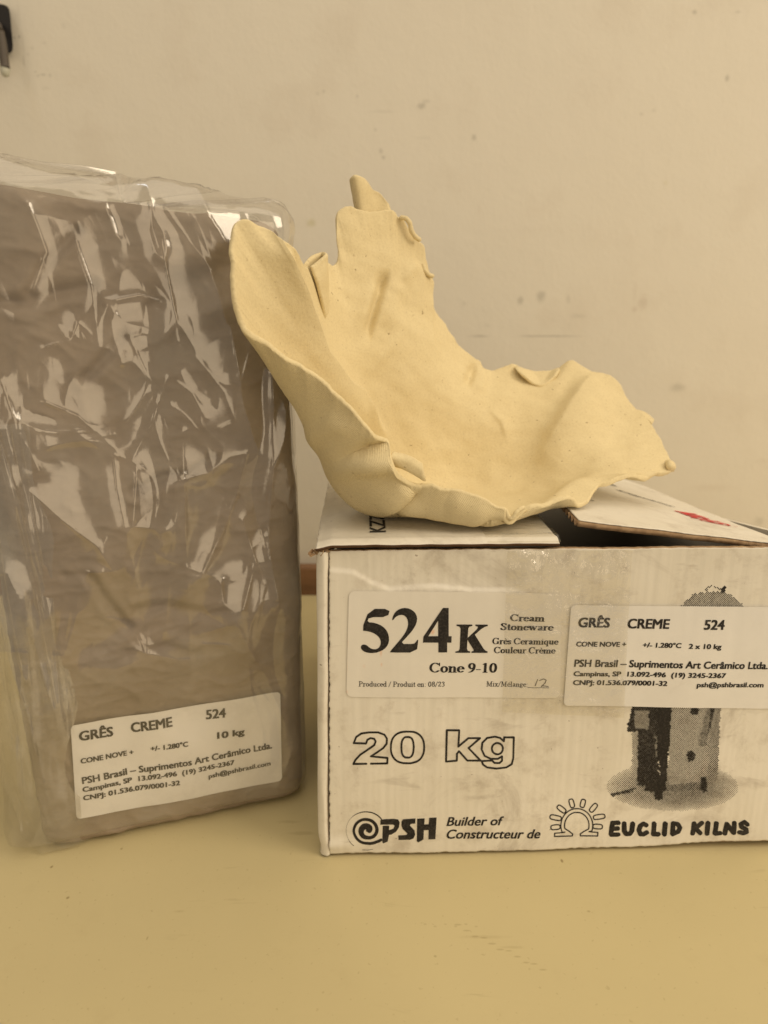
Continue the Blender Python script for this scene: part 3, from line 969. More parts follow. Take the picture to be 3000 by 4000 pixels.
BR = [[(120, 372), (108, 430), (104, 488)], [(118, 372), (180, 370)], [(112, 432), (172, 428)], [(106, 492), (176, 490)],
      [(243, 376), (240, 450), (262, 484), (300, 482), (322, 450), (332, 376)],
      [(475, 392), (445, 376), (412, 396), (396, 440), (412, 482), (450, 484), (480, 466)],
      [(558, 374), (556, 430), (550, 484)], [(552, 486), (602, 484)],
      [(676, 372), (672, 430), (666, 484)],
      [(760, 372), (752, 480)], [(762, 372), (806, 378), (832, 414), (812, 458), (756, 482)],
      [(982, 370), (974, 430), (966, 476)], [(1062, 364), (992, 424)], [(1000, 424), (1046, 472)],
      [(1128, 364), (1124, 420), (1118, 476)],
      [(1214, 364), (1210, 420), (1200, 468)], [(1204, 472), (1254, 470)],
      [(1324, 370), (1316, 420), (1306, 472)], [(1326, 372), (1394, 462)], [(1404, 358), (1402, 410), (1396, 462)],
      [(1540, 372), (1508, 348), (1474, 366), (1480, 398), (1528, 424), (1532, 452), (1498, 466), (1458, 456)]]
put('brush_lettering', polys_to_vf(nib([[c7(*p) for p in q] for q in BR], 9.6, 8.6, 0.22, 5)), on_front(L_PRINT), box, INK)

# halftone picture of a kiln, printed as dots
def tone(x, y):
    """ink density by photo pixel of the printed picture"""
    X, Y = (x - 2000) * 1.659, (y - 2700) * 1.659          # lower crop coordinates
    # lid dome above the label
    xt, yt = (x - 2240) * 2.337, (y - 2240) * 2.337
    if yt < 320:
        k = ((xt - 1270) / 300.0) ** 2
        ytop = np.interp(abs(xt - 1270), [0, 90, 165, 225, 290], [168, 172, 187, 242, 300])
        if ytop < yt < 320 and abs(xt - 1270) < 300:
            return 0.50 if yt > ytop + 14 else 0.62
        if abs(math.hypot((xt - 1275) / 62, (yt - 150) / 30) - 1) < .22 and yt < 160:
            return .55
        if math.hypot(xt - 1368, yt - 152) < 24 or math.hypot(xt - 1390, yt - 128) < 9:
            return 1.2
        return 0
    if Y < 95:
        return 0
    d = 0.0
    # floor shadow ellipse
    e = math.hypot((X - 1040) / 425, (Y - 620) / 158)
    if e < 1 and Y > 480:
        d = 0.52 * (1 - e ** 3) + .16
        if abs(Y - (690 - .28 * (X - 610))) < 10 and X < 800:
            d = .8
    # body (drum)
    xl, xr = 1018, 1355 - max(0, (Y - 100)) * .045
    if xl < X < xr and Y < 610 - (X - xl) * .12:
        d = 0.50 + (.10 if X > xr - 70 else 0) + (.22 if abs(X - (1290 - (Y - 100) * .22)) < 26 and Y < 360 else 0)
        if math.hypot((X - 1163) / 26, (Y - 425) / 34) < 1 or math.hypot((X - 1185) / 30, (Y - 125) / 26) < 1:
            d = 0.95
    if 980 < X < 1262 and 610 - (X - 1018) * .12 <= Y < 655 - (X - 1018) * .06:
        d = 0.78
    if 1225 < X < 1262 and 560 < Y < 650:
        d = 1.0
    # control box, dark
    if 780 < X < 822 and 240 < Y < 570:
        d = .45
    if 815 < X < 1035 - max(0, Y - 100) * .07 and 95 < Y < 605 + (X - 815) * .25:
        d = 0.97 if X > 935 or Y > 430 else .88
        if X > 945 and Y > 100:
            d = 1.3
        if 930 < X < 942 and 300 < Y < 430:
            d = .6
        if abs(X - (955 + 5 * math.sin(Y * .35))) < 4 and 450 < Y < 545:
            d = .2
    if 750 + max(0, (230 - Y)) * .25 < X < 940 and 95 < Y < 262:
        d = .93
        if 795 < X < 890 and 125 < Y < 245:
            d = .62
    if 925 < X < 975 and 600 < Y < 715 - abs(X - 955) * .8:
        d = 1.2
    if 860 < X < 930 and 590 < Y < 650:
        d = 1.1
    return d


rg = random.Random(11)
pitch_ = 7.9
dots = []
for a in range(-10, 150):
    for b in range(-10, 232):
        x = 2330 + a * pitch_ + (b % 2) * pitch_ / 2
        y = 2280 + b * pitch_ / 2
        if x > 2905 or y > 3180:
            continue
        t = tone(x + rg.uniform(-2.5, 2.5), y + rg.uniform(-2.5, 2.5))
        if t <= 0.03:
            continue
        r = pitch_ * .5 * math.sqrt(min(t, 1.3)) * (0.80 if t < .8 else .92) * rg.uniform(.9, 1.1)
        k = 6 if t < .8 else 4
        ph = 0 if k == 6 else rg.uniform(0, .4)
        if k == 4:
            r *= 1.12
        dots.append([(x + r * math.cos(2 * math.pi * q / k + ph), y + r * math.sin(2 * math.pi * q / k + ph)) for q in range(k)])
put('kiln_picture', polys_to_vf(dots), on_front(L_PRINT), box, INK)

# ---------------------------------------------------------------- paper labels on the carton
def mat_label(name, base, smear=None):
    m = M(name)
    n1 = m.noise(20, 4, 0.6)
    c = m.mix(m.rng(n1, 0.35, 0.7), base, tuple(x * .93 for x in base))
    c = m.mix(m.rng(m.noise(55, 5, .7), 0.56, 0.78, 0, 0.16), c, (0.45, 0.40, 0.33))
    if smear:
        w = m.noise(260, 3, .6)
        for (px, py, rx, ry, st) in smear:
            p = face(px, py)
            k = 0.335 / F_PX
            c = m.mix(m.math('MULTIPLY', m.spot(p[0], p[1], rx * k, ry * k, 0.95, warp=w, amt=.5), st), c, (0.75, 0.30, 0.10))
    b = m.bump(m.noise(500, 2, .5), 0.08, 0.0002)
    return m.set(base=c, rough=0.5, normal=b, spec=0.3)


LAB1 = mat_label('label_paper', (0.775, 0.74, 0.665), [(1350, 2510, 14, 40, .5), (1352, 2600, 9, 40, .35), (1690, 2470, 14, 16, .55), (1488, 2550, 8, 26, .35), (1490, 2595, 7, 14, .3), (1350, 2700, 12, 20, .35), (1422, 2600, 12, 12, .12)])
LAB2 = mat_label('white_label_paper', (0.80, 0.78, 0.74))


def rounded_quad(c4, r, n=6, sub=0):
    """c4 corners in px (tl, tr, br, bl) -> outline with rounded corners"""
    out = []
    for k in range(4):
        p, a, b = np.array(c4[k], float), np.array(c4[k - 1], float), np.array(c4[(k + 1) % 4], float)
        ea, eb = (a - p) / np.linalg.norm(a - p), (b - p) / np.linalg.norm(b - p)
        for q in range(n + 1):
            t = q / n
            s = p + ea * r * (1 - t) ** 2 + eb * r * t ** 2
            out.append(tuple(s))
    return out


def grid_label(c4, r, fn, nu=60, nv=40):
    """rounded sheet as a bent grid; corner rounding by pulling rows in"""
    tl, tr, br, bl = [np.array(q, float) for q in c4]
    V, Fs = [], []
    w = np.linalg.norm(tr - tl)
    h = np.linalg.norm(bl - tl)
    rows = sorted(set(list(np.linspace(0, 1, nv)) + [r / h * (1 - math.cos(R_(a))) for a in range(0, 91, 15)] + [1 - r / h * (1 - math.cos(R_(a))) for a in range(0, 91, 15)]))
    for t in rows:
        dy = min(t, 1 - t) * h
        ins = r - math.sqrt(max(0, r * r - (r - dy) ** 2)) if dy < r else 0
        for s in np.linspace(ins / w, 1 - ins / w, nu):
            p = (tl * (1 - s) + tr * s) * (1 - t) + (bl * (1 - s) + br * s) * t
            V.append(fn(*p))
    return np.array(V), grid_faces(len(rows), nu)


V, Fq = grid_label([(1363, 2308), (2194, 2318), (2188, 2726), (1353, 2720)], 24, on_front(L_LABEL))
lab1 = fast_mesh('paper_label', V, Fq, box, LAB1)
lab1['label'] = 'cream paper label with large black numerals'

def c3(x, y):
    return cr(x, y, 1200, 2050, 1.659)


n5 = [(405, 543), (537, 545), (522, 597), (401, 597), (388, 629), (440, 634), (490, 656), (520, 690), (532, 735), (525, 775), (500, 805), (460, 824), (415, 830), (375, 823), (352, 806), (347, 788), (355, 776), (370, 773), (388, 780), (405, 795), (425, 805), (450, 804), (470, 790), (479, 762), (470, 731), (440, 704), (400, 689), (350, 683)]
n2 = [(549, 615), (560, 580), (585, 552), (622, 538), (662, 543), (697, 565), (714, 600), (709, 640), (686, 680), (650, 722), (602, 771), (690, 772), (704, 760), (714, 745), (721, 745), (709, 826), (538, 826), (538, 817), (580, 770), (622, 720), (647, 680), (656, 640), (648, 606), (628, 586), (602, 583), (575, 595), (556, 619)]
n4 = [(880, 540), (917, 540), (917, 722), (936, 722), (934, 763), (907, 763), (907, 826), (850, 826), (850, 763), (750, 763), (753, 726)]
n4i = [(849, 622), (785, 722), (849, 722)]
nK = [(968, 646), (1070, 646), (1070, 655), (1050, 660), (1044, 672), (1040, 732), (1100, 676), (1107, 663), (1100, 657), (1090, 655), (1090, 646), (1170, 646), (1170, 655), (1150, 661), (1125, 677), (1086, 711), (1142, 800), (1155, 814), (1168, 819), (1168, 828), (1064, 828), (1064, 820), (1078, 816), (1077, 806), (1038, 744), (1035, 802), (1041, 815), (1056, 820), (1056, 828), (960, 828), (960, 820), (980, 816), (988, 803), (994, 672), (988, 660), (968, 655)]
V0, F0 = [], []
for loops in ([smooth_loop([c3(*p) for p in n5], 1)], [smooth_loop([c3(*p) for p in n2], 1)], [[c3(*p) for p in n4], [c3(*p) for p in n4i]], [[c3(*p) for p in nK]]):
    v, f = fill_poly(loops)
    F0 += [tuple(np.array(q) + len(V0)) for q in f]
    V0 += [tuple(p) for p in v]
put('numerals', (np.array(V0), F0), on_front(L_LABINK), lab1, INK)
fb = lambda u, z: bxy(u, z, L_LABINK)
for (s, x0, y0, x1, y1, cap, th) in [('Cream', *c3(1313, 623), *c3(1537, 625), 27, .100), ('Stoneware', *c3(1249, 681), *c3(1596, 683), 27, .100),
                                     ('Grès Ceramique', *c3(1198, 772), *c3(1627, 774), 25, .095), ('Couleur Crème', *c3(1208, 830), *c3(1608, 832), 25, .095),
                                     ('Cone 9-10', *c3(790, 954), *c3(1228, 956), 38, .092), ('Produced / Produit en: 08/23', *c3(333, 1043), *c3(890, 1045), 20, .062),
                                     ('Mix/Mélange:', *c3(1160, 1045), *c3(1425, 1047), 20, .062)]:
    V, Fs = line_on(face, fb, x0, y0, x1, y1, cap, serif_poly(s, th, .036))
    raw_mesh('lettering', V, Fs, lab1, INK)
put('handwriting', polys_to_vf(nib([[c3(1492, 1000), c3(1476, 1040)], [c3(1505, 1006), c3(1530, 996), c3(1548, 1004), c3(1540, 1022), c3(1516, 1045), c3(1528, 1040), c3(1560, 1046)]], 1.7, 1.7)), on_front(L_LABINK), lab1, PENCIL)
put('lettering', polys_to_vf(nib([[c3(1427, 1052), c3(1566, 1054)]], 1.0, .9)), on_front(L_LABINK), lab1, INK)

L_L2 = 0.00070
V, Fq = grid_label([(2230, 2362), (3130, 2371), (3105, 2768), (2201, 2755)], 16, on_front(L_L2))
lab2 = fast_mesh('paper_label', V, Fq, box, LAB2)
lab2['label'] = 'white paper label with six lines of black print'


def c4(x, y):
    return (2100 + x / 1.843, 1800 + y / 1.843)


fb2 = lambda u, z: bxy(u, z, L_L2 + .00014)
LINES2 = [('GRÊS', 287, 1193, 515, 1196, 36, .055, 0), ('CREME', 640, 1201, 942, 1204, 36, .055, 0), ('524', 1190, 1210, 1338, 1211, 36, .055, 0),
          ('CONE NOVE +', 273, 1332, 634, 1335, 18, .060, 0), ('+/- 1.280°C', 752, 1339, 1028, 1342, 18, .060, 0), ('2 x 10 kg', 1080, 1347, 1316, 1349, 18, .060, 0),
          ('PSH Brasil – Suprimentos Art Cerâmico Ltda.', 260, 1478, 1650, 1494, 27, .050, 0),
          ('Campinas, SP  13.092-496  (19) 3245-2367', 255, 1546, 1347, 1557, 18, .060, 0), ('CNPJ: 01.536.079/0001-32', 251, 1610, 928, 1615, 18, .060, 0), ('psh@pshbrasil.com', 1138, 1622, 1619, 1625, 18, .050, 0)]
for (s, x0, y0, x1, y1, cap, bd, sh) in LINES2:
    V, Fs = line_on(face, fb2, *c4(x0, y0), *c4(x1, y1), cap, text_poly(s, bd, sh))
    raw_mesh('lettering', V, Fs, lab2, INK)

# ---------------------------------------------------------------- print on the top flaps
def flap_top(u, w):
    i = np.clip((u + .0025) / (c0[0] + .0025), 0, 1) * (nfu - 1)
    j = np.clip(w / FD, 0, 1) * (nfw - 1)
    return np.array([u, w, FZ[int(i), int(j)] + 0.0003])


def tp(x, y):
    return top(1400 + x / 5.53, 1980 + y / 5.53, TZ + .0022)


V0, F0 = [], []
for (s, q) in (('Y', [(250, 545), (248, 500), (595, 540), (590, 500)]),):
    pass
# letters read along the depth: baseline on the right, tops to the left
bl0, bl1 = tp(592, 540), tp(300, 40)
hh = tp(250, 535)
TV, TF = text_poly('KZ7 LSL', 0.03)
e = np.array([0.0, 1.0])
wtop = 0.060
V = [flap_top(hh[0] + (bl0[0] - hh[0]) * (1 - y), bl0[1] + x / TV[:, 0].max() * wtop) for x, y in TV]
raw_mesh('flap_lettering', V, TF, lflap, INK)


def on_flap(a, b, lift=0.0004):
    p = (A_ * (1 - a) + Bn * a) * (1 - b) + (Cf * (1 - a) + Df * a) * b
    p = p.copy()
    p[2] += 0.0006 * float(noise(p[0] * 30, p[1] * 30, 40))
    return p + nrm * lift


def flap_ab(px, py):
    """invert the warped flap for a photo pixel"""
    best = None
    a, b = .5, .5
    for _ in range(30):
        def err(a, b):
            p = on_flap(a, b, 0)
            w = B0 + bu * p[0] + bw * p[1] + np.array([0, 0, p[2]])
            d = w - EYE
            zc = d[1] * cp - d[2] * sp
            return np.array([IMG_W / 2 + F_PX * d[0] / zc - px, IMG_H / 2 + F_PX * (-d[2] * cp - d[1] * sp) / zc - py])
        e0 = err(a, b)
        J = np.stack([(err(a + 1e-4, b) - e0) / 1e-4, (err(a, b + 1e-4) - e0) / 1e-4], 1)
        st = np.linalg.lstsq(J, -e0, rcond=None)[0]
        a, b = np.clip(a + st[0], -.2, 1.2), np.clip(b + st[1], -.2, 1.2)
    return np.array([a, b])


def c2(x, y):
    return (2280 + x / 2.37, 1850 + y / 2.37)


# red emblem, upside down for the viewer: spiral at the hinge end
ev, ef = EMB
mn, mx = ev.min(0), ev.max(0)
sb, st_, hb, ht = flap_ab(*c2(1500, 526)), flap_ab(*c2(1070, 440)), flap_ab(*c2(1140, 390)), flap_ab(*c2(775, 338))
V = []
for x, y in ev:
    p, t = (x - mn[0]) / (mx[0] - mn[0]), 1 - (y - mn[1]) / (mx[1] - mn[1])      # photo y runs down
    V.append((sb * (1 - t) + st_ * t) * (1 - p) + (hb * (1 - t) + ht * t) * p)
raw_mesh('red_emblem', [on_flap(a, b) for a, b in V], ef, rflap, RED)
for (s, x0, y0, x1, y1) in [('suppliers', 830, 312, 318, 155), ('and', 290, 120, 160, 62), ('of', 90, 258, -10, 232)]:
    TV, TF = text_poly(s, 0.03)
    pa, pb = flap_ab(*c2(x0, y0)), flap_ab(*c2(x1, y1))
    V = [on_flap(*(pa + (pb - pa) * (x / TV[:, 0].max()) + np.array([-0.05 * (y - .3), 0]))) for x, y in TV]
    raw_mesh('flap_lettering', V, TF, rflap, INK)

# ---------------------------------------------------------------- clear tape over the seam
def mat_film(name, tint, gloss, haze, rough, bump=None):
    m = M(name)
    N = m.N
    N.remove(m.b)
    tr = N.new('ShaderNodeBsdfTransparent')
    tr.inputs[0].default_value = (*tint, 1)
    gl = N.new('ShaderNodeBsdfGlossy')
    gl.inputs['Roughness'].default_value = rough
    gl.inputs['Color'].default_value = (1, 1, 1, 1)
    df = N.new('ShaderNodeBsdfDiffuse')
    df.inputs[0].default_value = (0.62, 0.59, 0.53, 1)
    fr = N.new('ShaderNodeLayerWeight')
    fr.inputs['Blend'].default_value = 0.5
    sch = m.math('ADD', 0.045 * gloss, m.math('MULTIPLY', m.math('POWER', fr.outputs['Facing'], 5.0), 0.85))
    f2 = m.math('MINIMUM', sch, 1.0)
    m1 = N.new('ShaderNodeMixShader')
    m2 = N.new('ShaderNodeMixShader')
    hz = m.rng(m.noise(26, 5, .65), 0.42, 0.75, haze * .35, haze * 2.0)
    m.l(hz, m1.inputs[0])
    m.l(tr.outputs[0], m1.inputs[1])
    m.l(df.outputs[0], m1.inputs[2])
    m.l(f2, m2.inputs[0])
    m.l(m1.outputs[0], m2.inputs[1])
    m.l(gl.outputs[0], m2.inputs[2])
    m.l(m2.outputs[0], m.out.inputs['Surface'])
    if bump:
        b = m.bump(m.noise(bump[0], 4, .6, .3), bump[1], bump[2])
        for q in (gl.inputs['Normal'], df.inputs['Normal']):
            m.l(b, q)
    return m.m


TAPE = mat_film('clear_tape', (0.965, 0.955, 0.93), 1.9, 0.03, 0.12, (85, 0.7, 0.004))
tn, tm = 200, 420
ta = np.linspace(0, 1, tn)[:, None] * np.ones((1, tm))
tb = np.linspace(0, 1, tm)[None, :] * np.ones((tn, 1))
tl, tr_, br_, bl_ = face(1978, 2142), face(2460, 2142), face(2436, 2800), face(1960, 2775)
TU = (tl[0] * (1 - ta) + tr_[0] * ta) * (1 - tb) + (bl_[0] * (1 - ta) + br_[0] * ta) * tb
TZz = (tl[1] * (1 - ta) + tr_[1] * ta) * (1 - tb) + (bl_[1] * (1 - ta) + br_[1] * ta) * tb
wr = np.clip(1 - tb / .44, 0, 1) ** .5
wx = TU * 1000
wz = TZz * 1000
q1 = noise(wx * .03, wz * .03, 50) * 8
hgt = 0.0024 * (trilat((wx + q1) * .055, (wz + q1) * .05, 51) + .6) + 0.0010 * trilat((wx + q1) * .14, (wz - q1) * .08, 52) + 0.0006 * ridge(wx * .09 + q1 * .05, wz * .035, 53, 6)
hgt = np.maximum(hgt, 0) * (0.12 + wr) + 0.0004 * np.exp(-((wx - 62 + wz * .02) / 1.2) ** 2) * sstep(.62, .3, tb) + 0.0002 * (sstep(.0, .02, ta) * sstep(1, .98, ta))
V = np.stack([TU, -front_dent(TU, TZz) - L_TAPE - hgt, TZz], -1)
tape = fast_mesh('clear_tape', V, grid_faces(tn, tm)[:, ::-1], box, TAPE)
# its end folded over the top flap
ta = np.linspace(0, 1, 120)[:, None] * np.ones((1, 80))
tb = np.linspace(0, 1, 80)[None, :] * np.ones((120, 1))
u0 = top(1905, 2120, TZ + .002)[0]
TU = u0 + ta * (c0[0] + 0.001 - u0)
TW = -0.0006 + tb * 0.085
fi = np.clip((TU + .0025) / (c0[0] + .0025) * (nfu - 1), 0, nfu - 1).astype(int)
fj = np.clip(TW / FD * (nfw - 1), 0, nfw - 1).astype(int)
TT = FZ[fi, fj] + 0.0006 + 0.0005 * ridge(TU * 45, TW * 330, 57, 3) * sstep(0, .02, TW)
fast_mesh('clear_tape', np.stack([TU, TW, TT], -1), grid_faces(120, 80), box, TAPE)

# ================================================================== CLAY BAG
O_ = at_z(128, 3345, 0.0)
E_ = at_z(1200, 3112, 0.0)
GYAW = math.atan2(E_[1] - O_[1], E_[0] - O_[0])
GW = float(np.hypot(*(E_ - O_)[:2]))
GD, GH = 0.112, 0.318
bag = thing('clay_bag', 'tall grey block of clay in a wrinkled clear plastic bag with a white label', 'clay bag', (O_[0], O_[1], 0), GYAW)
gu = np.array([math.cos(GYAW), math.sin(GYAW), 0])
gw = np.array([-math.sin(GYAW), math.cos(GYAW), 0])


def gface(px, py):
    p = on_plane(px, py, O_, gw) - O_
    return np.array([p @ gu, p[2]])


def rrect(s, x0, x1, y0, y1, r):
    """point and normal at arclength fraction s of a rounded rectangle, from the middle of its back, running left, front, right"""
    W, D = x1 - x0, y1 - y0
    qa = math.pi / 2 * r
    seg = [W / 2 - r, qa, D - 2 * r, qa, W - 2 * r, qa, D - 2 * r, qa, W / 2 - r]
    cum = np.concatenate([[0], np.cumsum(seg)])
    L = cum[-1]
    d = np.asarray(s) * L
    X = np.zeros_like(d); Y = np.zeros_like(d); NX = np.zeros_like(d); NY = np.zeros_like(d)
    cxm = (x0 + x1) / 2

    def put_(mk, x, y, nx, ny):
        X[mk] = (x + np.zeros_like(d))[mk]; Y[mk] = (y + np.zeros_like(d))[mk]; NX[mk] = (nx + np.zeros_like(d))[mk]; NY[mk] = (ny + np.zeros_like(d))[mk]
    for k in range(9):
        mk = (d >= cum[k]) & (d <= cum[k + 1])
        t = d - cum[k]
        th = t / r
        if k == 0:
            put_(mk, cxm - t, y1, 0, 1)
        elif k == 1:
            put_(mk, x0 + r - r * np.sin(th), y1 - r + r * np.cos(th), -np.sin(th), np.cos(th))
        elif k == 2:
            put_(mk, x0, y1 - r - t, -1, 0)
        elif k == 3:
            put_(mk, x0 + r - r * np.cos(th), y0 + r - r * np.sin(th), -np.cos(th), -np.sin(th))
        elif k == 4:
            put_(mk, x0 + r + t, y0, 0, -1)
        elif k == 5:
            put_(mk, x1 - r + r * np.sin(th), y0 + r - r * np.cos(th), np.sin(th), -np.cos(th))
        elif k == 6:
            put_(mk, x1, y0 + r + t, 1, 0)
        elif k == 7:
            put_(mk, x1 - r + r * np.cos(th), y1 - r + r * np.sin(th), np.cos(th), np.sin(th))
        else:
            put_(mk, x1 - r - t, y1, 0, 1)
    return X, Y, NX, NY, L


# grooves pressed into the clay's front, as photo pixels
GROOVES = [([(700, 1110), (800, 1075), (930, 1010)], .0060, .0060), ([(620, 1180), (760, 1160), (900, 1110), (1000, 1060)], .0045, .0055), ([(0, 1180), (110, 1178), (230, 1140), (360, 1120)], .0028, .0026),
           ([(110, 1140), (160, 1060), (230, 970), (300, 900)], .0024, .0020), ([(330, 1480), (400, 1410), (480, 1320)], .0026, .0022), ([(530, 1915), (640, 1860), (740, 1850), (830, 1790)], .0034, .0024),
           ([(540, 2380), (660, 2370), (800, 2400), (930, 2390)], .0022, .0030), ([(360, 2250), (430, 2360), (500, 2440)], .0026, .0022), ([(500, 2550), (640, 2520), (760, 2560)], .0022, .003), ([(260, 2240), (350, 2235)], .0014, .002)]
GROOVES = [([tuple(gface(*p)) for p in L], d, w) for L, d, w in GROOVES]


def clay_base(u, z):
    return 0.0022 * fbm(u * 14, z * 12, 60, 3)


def clay_disp(u, z):
    d = 0.0022 * fbm(u * 14, z * 12, 60, 3) + 0.0011 * ridge(u * 40, z * 55, 61, 3) + 0.0004 * ridge(u * 90, z * 130, 64, 4)
    d = d + 0.0006 * ridge(u * 18 + z * 4, z * 80, 62, 4.0) * sstep(.24, .12, z)
    for L, dep, w in GROOVES:
        q = seg_dist(u, z, L)
        d = d - dep * np.exp(-(q / w) ** 2) + dep * .25 * np.exp(-((q - 2 * w) / w) ** 2)
    return d


CX0, CX1, CY0, CY1 = 0.0045, GW - 0.0005, 0.0005, GD
ZB, ZT = 0.0012, GH - 0.002


def block(nS, nZ, x0, x1, y0, y1, zb, zt, r, rz, disp, capn=40):
    s = np.linspace(0, 1, nS, endpoint=False)
    X, Y, NX, NY, L = rrect(s, x0, x1, y0, y1, r)
    cx, cy = (x0 + x1) / 2, (y0 + y1) / 2
    prof = []
    for k in np.linspace(0.02, 1, capn):          # underside
        prof.append((k * 1.0, 0.0, 0))
    vert = []
    na_ = 14
    for a in np.linspace(0, math.pi / 2, na_):
        vert.append((rz * (1 - math.sin(a)), zb + rz * (1 - math.cos(a)), -math.cos(a)))
    for z in np.linspace(zb + rz, zt - rz, nZ)[1:-1]:
        vert.append((0.0, z, 0.0))
    for a in np.linspace(0, math.pi / 2, na_):
        vert.append((rz * (1 - math.cos(a)), zt - rz + rz * math.sin(a), math.sin(a)))
    ins = np.array([v[0] for v in vert]); zz = np.array([v[1] for v in vert]); nz = np.array([v[2] for v in vert])
    nh = np.sqrt(1 - nz ** 2)
    px = X[:, None] - NX[:, None] * ins[None]
    py = Y[:, None] - NY[:, None] * ins[None]
    pz = np.ones_like(X)[:, None] * zz[None]
    dx, dy, dz = NX[:, None] * nh[None], NY[:, None] * nh[None], np.ones_like(X)[:, None] * nz[None]
    pz = pz + 0.012 * (1 - np.clip(px / GW, 0, 1)) * (pz / zt) ** 2
    G = np.stack([px, py, pz], -1)
    D = np.stack([dx, dy, dz], -1)
    h = disp(s[:, None] * L + 0 * G[..., 0], G, D)
    G = G + D * h[..., None] if h.ndim == 2 else G + h
    # caps
    c_top = np.array([cx, cy])
    top_ring = G[:, -1]
    bot_ring = G[:, 0]
    tops, bots = [], []
    for k in np.linspace(1, 0.02, capn)[1:]:
        q = top_ring.copy(); q[:, 0] = cx + (top_ring[:, 0] - cx) * k; q[:, 1] = cy + (top_ring[:, 1] - cy) * k
        q[:, 2] = top_ring[:, 2] + 0.002 * noise(q[:, 0] * 30, q[:, 1] * 30, 70) * (1 - k)
        tops.append(q)
        q = bot_ring.copy(); q[:, 0] = cx + (bot_ring[:, 0] - cx) * k; q[:, 1] = cy + (bot_ring[:, 1] - cy) * k
        bots.append(q)
    A = np.concatenate([np.stack(bots[::-1], 1), G, np.stack(tops, 1)], 1)
    return A, G, L


def clay_h(s, G, D):
    front = sstep(0.3, 0.9, -D[..., 1])
    u, z = G[..., 0], G[..., 2]
    d = clay_disp(u + G[..., 1] * .7 * (1 - front), z) * (0.35 + .65 * front)
    bulge = 0.0025 * np.sin(np.clip((z - ZB) / (ZT - ZB), 0, 1) * math.pi)
    lump = 0.0035 * noise(u * 26, G[..., 1] * 26, 66) * sstep(ZT - .03, ZT, z)
    return d + lump + bulge * (1 - np.abs(D[..., 2]))


m = M('grey_clay')
cn = m.noise(22, 5, .65)
cn2 = m.noise(120, 4, .6)
cn3 = m.noise(7, 3, .6)
cc = m.mix(m.rng(cn, .35, .7), (0.252, 0.199, 0.144), (0.312, 0.249, 0.182))
cc = m.mix(m.rng(cn3, .45, .7, 0, .5), cc, (0.185, 0.15, 0.112))
cc = m.mix(m.rng(cn2, .6, .75, 0, .3), cc, (0.33, 0.27, 0.205))
CLAY = m.set(base=cc, rough=0.55, normal=m.bump(cn2, .25, .001), spec=.35)
A, G, L = block(420, 330, CX0, CX1, CY0, CY1, ZB, ZT, 0.014, 0.006, clay_h)
fast_mesh('clay_block', A, grid_faces(A.shape[0], A.shape[1], True)[:, ::-1], bag, CLAY)


def clay_front(u, z, lift):
    """point on the block's front at (u, z)"""
    u_, z_ = np.array(u, float), np.array(z, float)
    dd = float(clay_base(u_, z_)) + 0.0025 * math.sin(min(1, max(0, (z - ZB) / (ZT - ZB))) * math.pi)
    r, rz = 0.014, 0.006
    ins = 0.0
    for e in (CX0 + r - u, u - (CX1 - r)):
        if e > 0:
            ins = max(ins, r - math.sqrt(max(0, r * r - e * e)))
    return np.array([u, CY0 + ins * .8 - dd - lift, z])


# label on the block
def g8(x, y):
    return (x / 1.327, 2500 + y / 1.327)


gl_fn = lambda px, py: clay_front(*gface(px, py), 0.0022)
V, Fq = grid_label([g8(368, 428), g8(1449, 258), g8(1457, 713), g8(398, 917)], 16, gl_fn, 90, 60)
# the sheet bridges small hollows: smooth its depth
lab3 = fast_mesh('paper_label', V, Fq, bag, LAB2)
L3 = [('GRÊS', 412, 508, 588, 486, 36, .055), ('CREME', 680, 466, 893, 430, 36, .055), ('524', 1064, 397, 1167, 384, 34, .055), ('10 kg', 1121, 494, 1264, 474, 24, .060),
      ('CONE NOVE +', 420, 627, 693, 582, 19, .060), ('+/- 1.280°C', 780, 560, 973, 530, 18, .060), ('PSH Brasil – Suprimentos Art Cerâmico Ltda.', 428, 731, 1406, 547, 25, .050),
      ('Campinas, SP  13.092-496  (19) 3245-2367', 430, 772, 1212, 628, 18, .060), ('CNPJ: 01.536.079/0001-32', 433, 815, 931, 728, 18, .060), ('psh@pshbrasil.com', 1078, 699, 1398, 634, 17, .050)]
for (s, x0, y0, x1, y1, cap, bd) in L3:
    V, Fs = line_on(gface, lambda u, z: clay_front(u, z, .00245), *g8(x0, y0), *g8(x1, y1), cap, text_poly(s, bd))
    raw_mesh('lettering', V, Fs, lab3, INK)


def gb(x, y):
    return tuple(gface(x / .8088, y / .8088 + 586))


